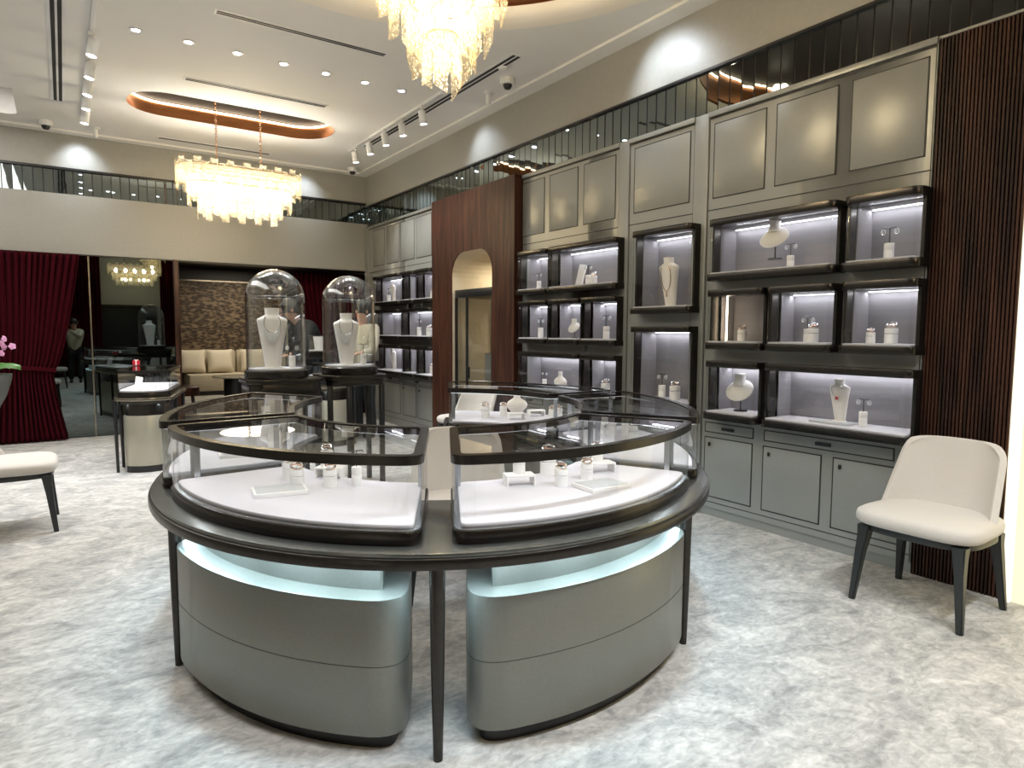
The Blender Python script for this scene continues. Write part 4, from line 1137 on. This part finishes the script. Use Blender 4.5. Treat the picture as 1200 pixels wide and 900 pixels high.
place(PR['sb'], L_(-1.12, 2.1), RZ, 'small white collar bust '+bl, None, 1.0)
# small counter items
cz = .866
place(PR['tray'], (.70, 8.08, cz), radians(-14), 'flat tray on the deck of the small champagne counter', 'flat display trays')
tag(MB().box(-.035, .035, -.006, .006, 0, .13, .002).xf(Matrix.Translation((.64, 8.10, cz+.001)) @ Matrix.Rotation(.25, 4, 'Z') @ Matrix.Rotation(radians(-18), 4, 'X') @ Matrix.Rotation(radians(14), 4, 'Y')).build('display_slab', 'bust2'), 'white card like slab leaning inside the small champagne counter', 'display slab')
t = thing('gift_box', 'small red box with a pale bow standing on the small champagne counter', 'box', (.70, 8.96, 1.077), radians(-10), scale=.72)
MB().box(-.05, .05, -.035, .035, 0, .065, .003).build('box', 'ruby', t)
MB().box(-.052, .052, -.037, .037, .055, .075, .003).build('lid', 'ruby', t)
MB().box(-.008, .008, -.038, .038, 0, .0765).build('ribbon', 'bust2', t)
MB().tube([(0, 0, .076), (.02, 0, .095), (.032, 0, .085), (0, 0, .078), (-.032, 0, .085), (-.02, 0, .095), (0, 0, .076)], .004, 6).build('bow', 'bust2', t)
# vanity mirror on the right counter
t = thing('vanity_mirror', 'rectangular tabletop mirror on the right counter, left of the right dome', 'mirror', (2.68, 8.36, 1.078), radians(-22))
MB().box(-.12, .12, 0, .02, .06, .36, .012).build('frame', 'black', t)
MB().face([(-.105, -.002, .075), (.105, -.002, .075), (.105, -.002, .345), (-.105, -.002, .345)]).build('glass', 'mirror3', t)
MB().box(-.06, .06, -.05, .06, 0, .012, .003).box(-.012, .012, .0, .02, .01, .08).build('base', 'black', t)

# ------------------------------------------------------------------ chairs
def chair(label, loc, rz):
    t = thing('upholstered_chair', label, 'chair', loc, rz, group='pale upholstered chairs with dark legs')
    # local: front faces -Y
    def sup(a, e=2.6): 
        c, s_ = cos(a), sin(a); return abs(c)**(2/e)*(1 if c > 0 else -1), abs(s_)**(2/e)*(1 if s_ > 0 else -1)
    def seat(a, b):
        th = 2*pi*a; x, y = sup(th, 4.2)
        lv = [(.0, .445), (.95, .445), (.99, .460), (1.0, .485), (.98, .508), (.91, .524), (.6, .533), (.0, .537)]
        i = min(int(b*7), 6); q = b*7-i
        k = lv[i][0]+(lv[i+1][0]-lv[i][0])*q; z = lv[i][1]+(lv[i+1][1]-lv[i][1])*q
        return (x*.31*k*(1-.05*y), y*.29*k, z)
    mb = MB().grid(seat, 40, 14, True); bmesh.ops.remove_doubles(mb.bm, verts=mb.bm.verts[:], dist=1e-5)
    mb.build('seat', 'fabric', t, angle=80)
    def back(a, b):
        s_ = a*2-1
        z0_, z1_ = .47, .905
        hw = .295-.035*b
        # rounded top corners
        zz = z0_+(z1_-z0_)*b
        if b > .8: hw *= (1-((b-.8)/.2)**3*.13)
        zz -= .028*abs(s_)**5*b
        wrap = .21*abs(s_)**2.8*(1-.60*b)
        return (hw*s_*(1-.04*abs(s_)**6), .235+.085*b-wrap, zz)
    o = MB().grid(back, 28, 22).build('backrest', 'fabric', t, angle=80)
    md = o.modifiers.new('padding', 'SOLIDIFY'); md.thickness = .036; md.offset = 0
    bv = o.modifiers.new('soft', 'BEVEL'); bv.width = .018; bv.segments = 3; bv.limit_method = 'ANGLE'; bv.angle_limit = radians(50)
    MB().prism([(x*.285, y*.262) for x, y in [sup(2*pi*k/40, 3.4) for k in range(40)]], .405, .447, .004).build('seat_frame', 'legm', t)
    for sx in (-1, 1):
        for sy in (-1, 1):
            x1, y1 = sx*.236, sy*.216; x0, y0 = sx*.272, sy*(.262 if sy < 0 else .275)
            mb = MB(); a0 = []
            for (z, w_, e) in ((.43, .034, 0.), (.37, .028, .12), (.28, .023, .35), (0, .0155, 1.)):
                cx, cy = x1+(x0-x1)*e, y1+(y0-y1)*e
                a0.append([mb.bm.verts.new((cx+w_*q[0], cy+w_*q[1], z)) for q in ((-1, -1), (1, -1), (1, 1), (-1, 1))])
            for A__, B__ in zip(a0, a0[1:]):
                for i in range(4): mb.bm.faces.new((A__[i], A__[(i+1) % 4], B__[(i+1) % 4], B__[i]))
            mb.bm.faces.new(a0[0]); mb.bm.faces.new(a0[-1][::-1])
            bmesh.ops.bevel(mb.bm, geom=[e for e in mb.bm.edges if abs(e.verts[0].co.z-e.verts[1].co.z) > .02], offset=.006, segments=2, affect='EDGES')
            mb.build('leg', 'legm', t)
    return t
chair('pale grey upholstered chair with black legs in front of the walnut slats at right', (3.90, 1.62, 0), radians(-90))
chair('pale upholstered chair cut off by the left edge beside the orchid planter', (-.365, 6.12, 0), radians(90))
chair('beige upholstered chair inside the oval ring of showcases', RW(.10, -.14), RZ)
chair('cream upholstered chair by the wall behind the farthest oval showcase', (3.86, 6.55, 0), radians(-72))
chair('pale upholstered chair left of the photographer, seen only in the mirror', (-.24, 1.30, 0), radians(90))

# ------------------------------------------------------------------ orchid planter
t = thing('orchid_planter', 'tall flared grey planter with a pink orchid at the left edge', 'planter', (-.73, 8.6, 0))
MB().lathe([(0, 0), (.16, 0), (.16, .03), (.055, .06), (.05, .30), (.07, .48), (.14, .66), (.22, .82), (.265, .98), (.27, 1.03), (.25, 1.03), (.24, .98), (0, .96)], seg=40).build('pot', 'pot', t)
MB().lathe([(0, .97), (.24, .975), (.24, .99), (0, 1.0)], seg=30).build('soil', 'stemm', t)
for k in range(9):
    a = 2*pi*k/9+.3; L0 = .26+.06*(k % 3)
    def lf(p, q, a=a, L0=L0):
        rr_ = L0*p; wd = .045*sin(pi*min(1, p*.97+.03))**.7*(q*2-1); z = .99+.13*sin(p*2.2)-.02*abs(q*2-1)
        return (rr_*cos(a)-wd*sin(a), rr_*sin(a)+wd*cos(a), z+.03*(1-abs(q*2-1)))
    MB().grid(lf, 12, 4).build('leaf', 'leaf', t, angle=180)
def blossom():
    mb = MB()
    for k in range(5):
        a = radians(90+72*k)
        def pt_(p, q, a=a, k=k):
            rr_ = .036*p; wd = .018*sin(pi*(p*.9+.05))*(q*2-1)
            return (rr_*cos(a)-wd*sin(a), -.006*sin(p*3), rr_*sin(a)+wd*cos(a))
        mb.grid(pt_, 6, 4)
    mb.sphere((0, -.008, 0), .009, 8)
    return mb.mesh('blossom', 'petal', angle=180)
bm_ = blossom()
for (x0, sd) in ((.02, 1), (-.05, 2), (.08, 3)):
    random.seed(sd); pth = [(x0, 0, .98), (x0+.03, .01, 1.12), (x0+.06*(1 if sd != 2 else -1), 0, 1.25), (x0+.10*(1 if sd != 2 else -1), -.02, 1.35), (x0+.15*(1 if sd != 2 else -1), -.03, 1.40)]
    MB().tube(pth, .004, 6).build('flower_stem', 'stemm', t)
    for j in range(7):
        q = pth[2+min(j//3, 2)]
        inst('blossom', bm_, t, (q[0]+random.uniform(-.06, .07), q[1]-.02+random.uniform(-.03, .02), q[2]+random.uniform(-.10, .05)), (random.uniform(-.4, .4), random.uniform(-1, 1), random.uniform(-.5, .9)))

# ------------------------------------------------------------------ people
def skin(name, pts, edges, radii, mat, parent, root=0, sub=2):
    me = bpy.data.meshes.new(name); me.from_pydata([Vector(p) for p in pts], edges, [])
    o = bpy.data.objects.new(name, me); C.objects.link(o)
    me.materials.append(M[mat])
    md = o.modifiers.new('skin', 'SKIN'); md.use_smooth_shade = True
    sv = me.skin_vertices[0].data if me.skin_vertices else None
    if sv is None:
        bm = bmesh.new(); bm.from_mesh(me); bm.verts.layers.skin.verify(); bm.to_mesh(me); bm.free(); sv = me.skin_vertices[0].data
    for i, r_ in enumerate(radii):
        sv[i].radius = (r_, r_) if not isinstance(r_, tuple) else r_
        sv[i].use_root = (i == root)
    ss = o.modifiers.new('sub', 'SUBSURF'); ss.levels = sub; ss.render_levels = sub
    o.parent = parent; return o
def person(label, loc, rz, hands, jacket, trousers, hairm, H=1.82, lean=0., cap=None, fwd=0.):
    """faces -Y; hands = wrist targets (left, right) in local units for a 1.8 m figure"""
    t = thing('person', label, 'person', loc, rz, scale=H/1.80)
    lx = lean
    pel, chest, neck, head = (0, 0, .95), (lx*.4, -fwd*.45, 1.28-fwd*.1), (lx*.75, -.01-fwd*.8, 1.50-fwd*.22), (lx, -.03-fwd*1.15, 1.635-fwd*.3)
    sh = [(-.18+lx*.6, -fwd*.62, 1.42-fwd*.16), (.18+lx*.6, -fwd*.62, 1.42-fwd*.16)]
    el = []
    for s_, (a, w_) in enumerate(zip(sh, hands)):
        m_ = (Vector(a)+Vector(w_))/2; d_ = (Vector(w_)-Vector(a)).length; off = sqrt(max(0, .275**2-(d_/2)**2))
        el.append(tuple(m_+Vector((-.5 if s_ == 0 else .5, .15, -.85)).normalized()*off))
    hip = [(-.09, 0, .90), (.09, 0, .90)]; kn = [(-.10, -.02, .49), (.10, -.02, .49)]; an = [(-.11, .02, .08), (.11, .02, .08)]
    P = [pel, chest, neck, head, (head[0], head[1]-.01, head[2]+.10)]; E = [(0, 1), (1, 2), (2, 3), (3, 4)]; R_ = [.09, .085, .055, .082, .07]
    for s_ in (0, 1):
        i = len(P); P += [sh[s_], el[s_], hands[s_]]; R_ += [.06, .042, .026]; E += [(1, i), (i, i+1), (i+1, i+2)]
        i = len(P); P += [hip[s_], kn[s_], an[s_]]; R_ += [.085, .055, .038]; E += [(0, i), (i, i+1), (i+1, i+2)]
    body = skin('body', P, E, R_, 'skin', t)
    # face details joined on the head
    hx, hy, hz = head
    mb = MB(); mb.sphere((hx, hy-.105, hz+.015), .016, 10, 1.4); mb.sphere((hx-.088, hy, hz+.02), .022, 8, 1.4, .5); mb.sphere((hx+.088, hy, hz+.02), .022, 8, 1.4, .5)
    mb.build('face', 'skin', t)
    MB().sphere((hx-.033, hy-.088, hz+.04), .010, 8).sphere((hx+.033, hy-.088, hz+.04), .010, 8).build('eye', 'hair', t)
    MB().tube([(hx-.025, hy-.094, hz-.035), (hx, hy-.098, hz-.037), (hx+.025, hy-.094, hz-.035)], .005, 6).build('mouth', 'ruby', t)
    mb = MB(); mb.sphere((hx, hy+.018, hz+.065), .108, 20, 1.05, .95)
    mb.build('hair', 'hair' if not cap else cap, t)
    if cap: MB().lathe([(0, 0), (.10, 0), (.105, .006), (0, .012)], (hx, hy-.085, hz+.07), 20).build('cap_brim', cap, t)
    # jacket
    P = [(0, 0, .86), (0, -fwd*.1, 1.04), chest, (neck[0], neck[1]+.012, neck[2]-.015)]; E = [(0, 1), (1, 2), (2, 3)]; R_ = [.155, .15, .155, .072]
    for s_ in (0, 1):
        i = len(P); w_ = Vector(hands[s_]); e_ = Vector(el[s_]); cu = e_+(w_-e_)*.86
        P += [sh[s_], el[s_], tuple(cu)]; R_ += [.085, .064, .050]; E += [(2, i), (i, i+1), (i+1, i+2)]
    skin('jacket', P, E, R_, jacket, t)
    P = [(0, 0, .93), hip[0], kn[0], (an[0][0], an[0][1], .07), hip[1], kn[1], (an[1][0], an[1][1], .07)]
    skin('trousers', P, [(0, 1), (1, 2), (2, 3), (0, 4), (4, 5), (5, 6)], [.13, .105, .076, .066, .105, .076, .066], trousers, t)
    for s_ in (-1, 1):
        MB().sphere((s_*.11, -.05, .045), .055, 14, .8, .85, 2.3).build('shoe', 'shoe', t)
    # hands with fingers
    for s_ in (0, 1):
        w_ = Vector(hands[s_]); d_ = (w_-Vector(el[s_])).normalized(); up_ = Vector((0, 0, 1)); sd = d_.cross(up_)
        sd = sd.normalized() if sd.length > .1 else Vector((1, 0, 0)); nn = sd.cross(d_)
        pc = w_+d_*.05
        P = [tuple(w_), tuple(pc)]; E = [(0, 1)]; R_ = [.026, (.034, .02)]
        for k, off in enumerate((-.028, -.010, .010, .027)):
            i = len(P); L1 = (.075, .085, .08, .062)[k]
            b0 = pc+d_*.035+sd*off; b1 = b0+d_*L1*.5-nn*.006; b2 = b1+d_*L1*.3-nn*.025
            P += [tuple(b0), tuple(b1), tuple(b2)]; R_ += [.0095, .0085, .0075]; E += [(1, i), (i, i+1), (i+1, i+2)]
        i = len(P); sgn = 1 if s_ == 0 else -1
        b0 = pc+sd*.035*sgn; b1 = b0+sd*.02*sgn+d_*.03; b2 = b1+d_*.028-nn*.01
        P += [tuple(b0), tuple(b1), tuple(b2)]; R_ += [.011, .010, .008]; E += [(1, i), (i, i+1), (i+1, i+2)]
        skin('hand', P, E, R_, 'skin', t, sub=1)
    return t
PX, PY = .24, -.52
person('person in a khaki jacket and dark trousers photographing, seen dimly in the smoked mirror', (PX, PY, 0), radians(180), ((.10, -.34, 1.46), (.36, -.33, 1.44)), 'khaki', 'navy', 'hair', 1.80)
t = thing('phone', 'dark smartphone held up in both hands by the photographer', 'phone', (0.02, -.13, 1.49))
MB().box(-.08, .08, -.005, .005, -.04, .04, .003).build('case', 'black', t)
MB().box(-.074, .074, -.0065, -.005, -.036, .036).build('screen', 'slate', t)
person('person in a beige jacket standing behind the right glass dome, arms bent', (3.47, 8.78, 0), radians(-60), ((.02, -.36, 1.15), (.20, -.34, 1.12)), 'khaki', 'navy', 'hair', 1.92)
person('person in dark clothes and a grey cap leaning forward between the two glass domes', (3.02, 9.55, 0), radians(-72), ((-.16, -.50, 1.02), (.16, -.48, 1.02)), 'navy', 'navy', 'hair', 2.05, cap='greyhat', fwd=.30)

# remaining light
lamp('AREA', (3.6, 15.6, 2.95), 42, (1, .86, .66), size=1.6, rot=(0, 0, 0), name='lounge_light')
w = bpy.data.worlds.new('World'); sc.world = w; w.use_nodes = True
w.node_tree.nodes['Background'].inputs[0].default_value = (.5, .5, .5, 1); w.node_tree.nodes['Background'].inputs[1].default_value = .05

for o in PR.values():
    if '_used' in o: pass
for o in list(bpy.data.objects):
    if '_used' in o: del o['_used']

sc.view_settings.view_transform = 'Standard'; sc.view_settings.look = 'None'
sc.view_settings.gamma = 1; sc.view_settings.use_curve_mapping = False
sc.view_settings.exposure = 0.62
sc.cycles.max_bounces = 14; sc.cycles.transparent_max_bounces = 32; sc.cycles.diffuse_bounces = 5; sc.cycles.glossy_bounces = 6
sc.cycles.sample_clamp_indirect = 4
sc.cycles.use_denoising = True
sc.cycles.caustics_reflective = False; sc.cycles.caustics_refractive = False
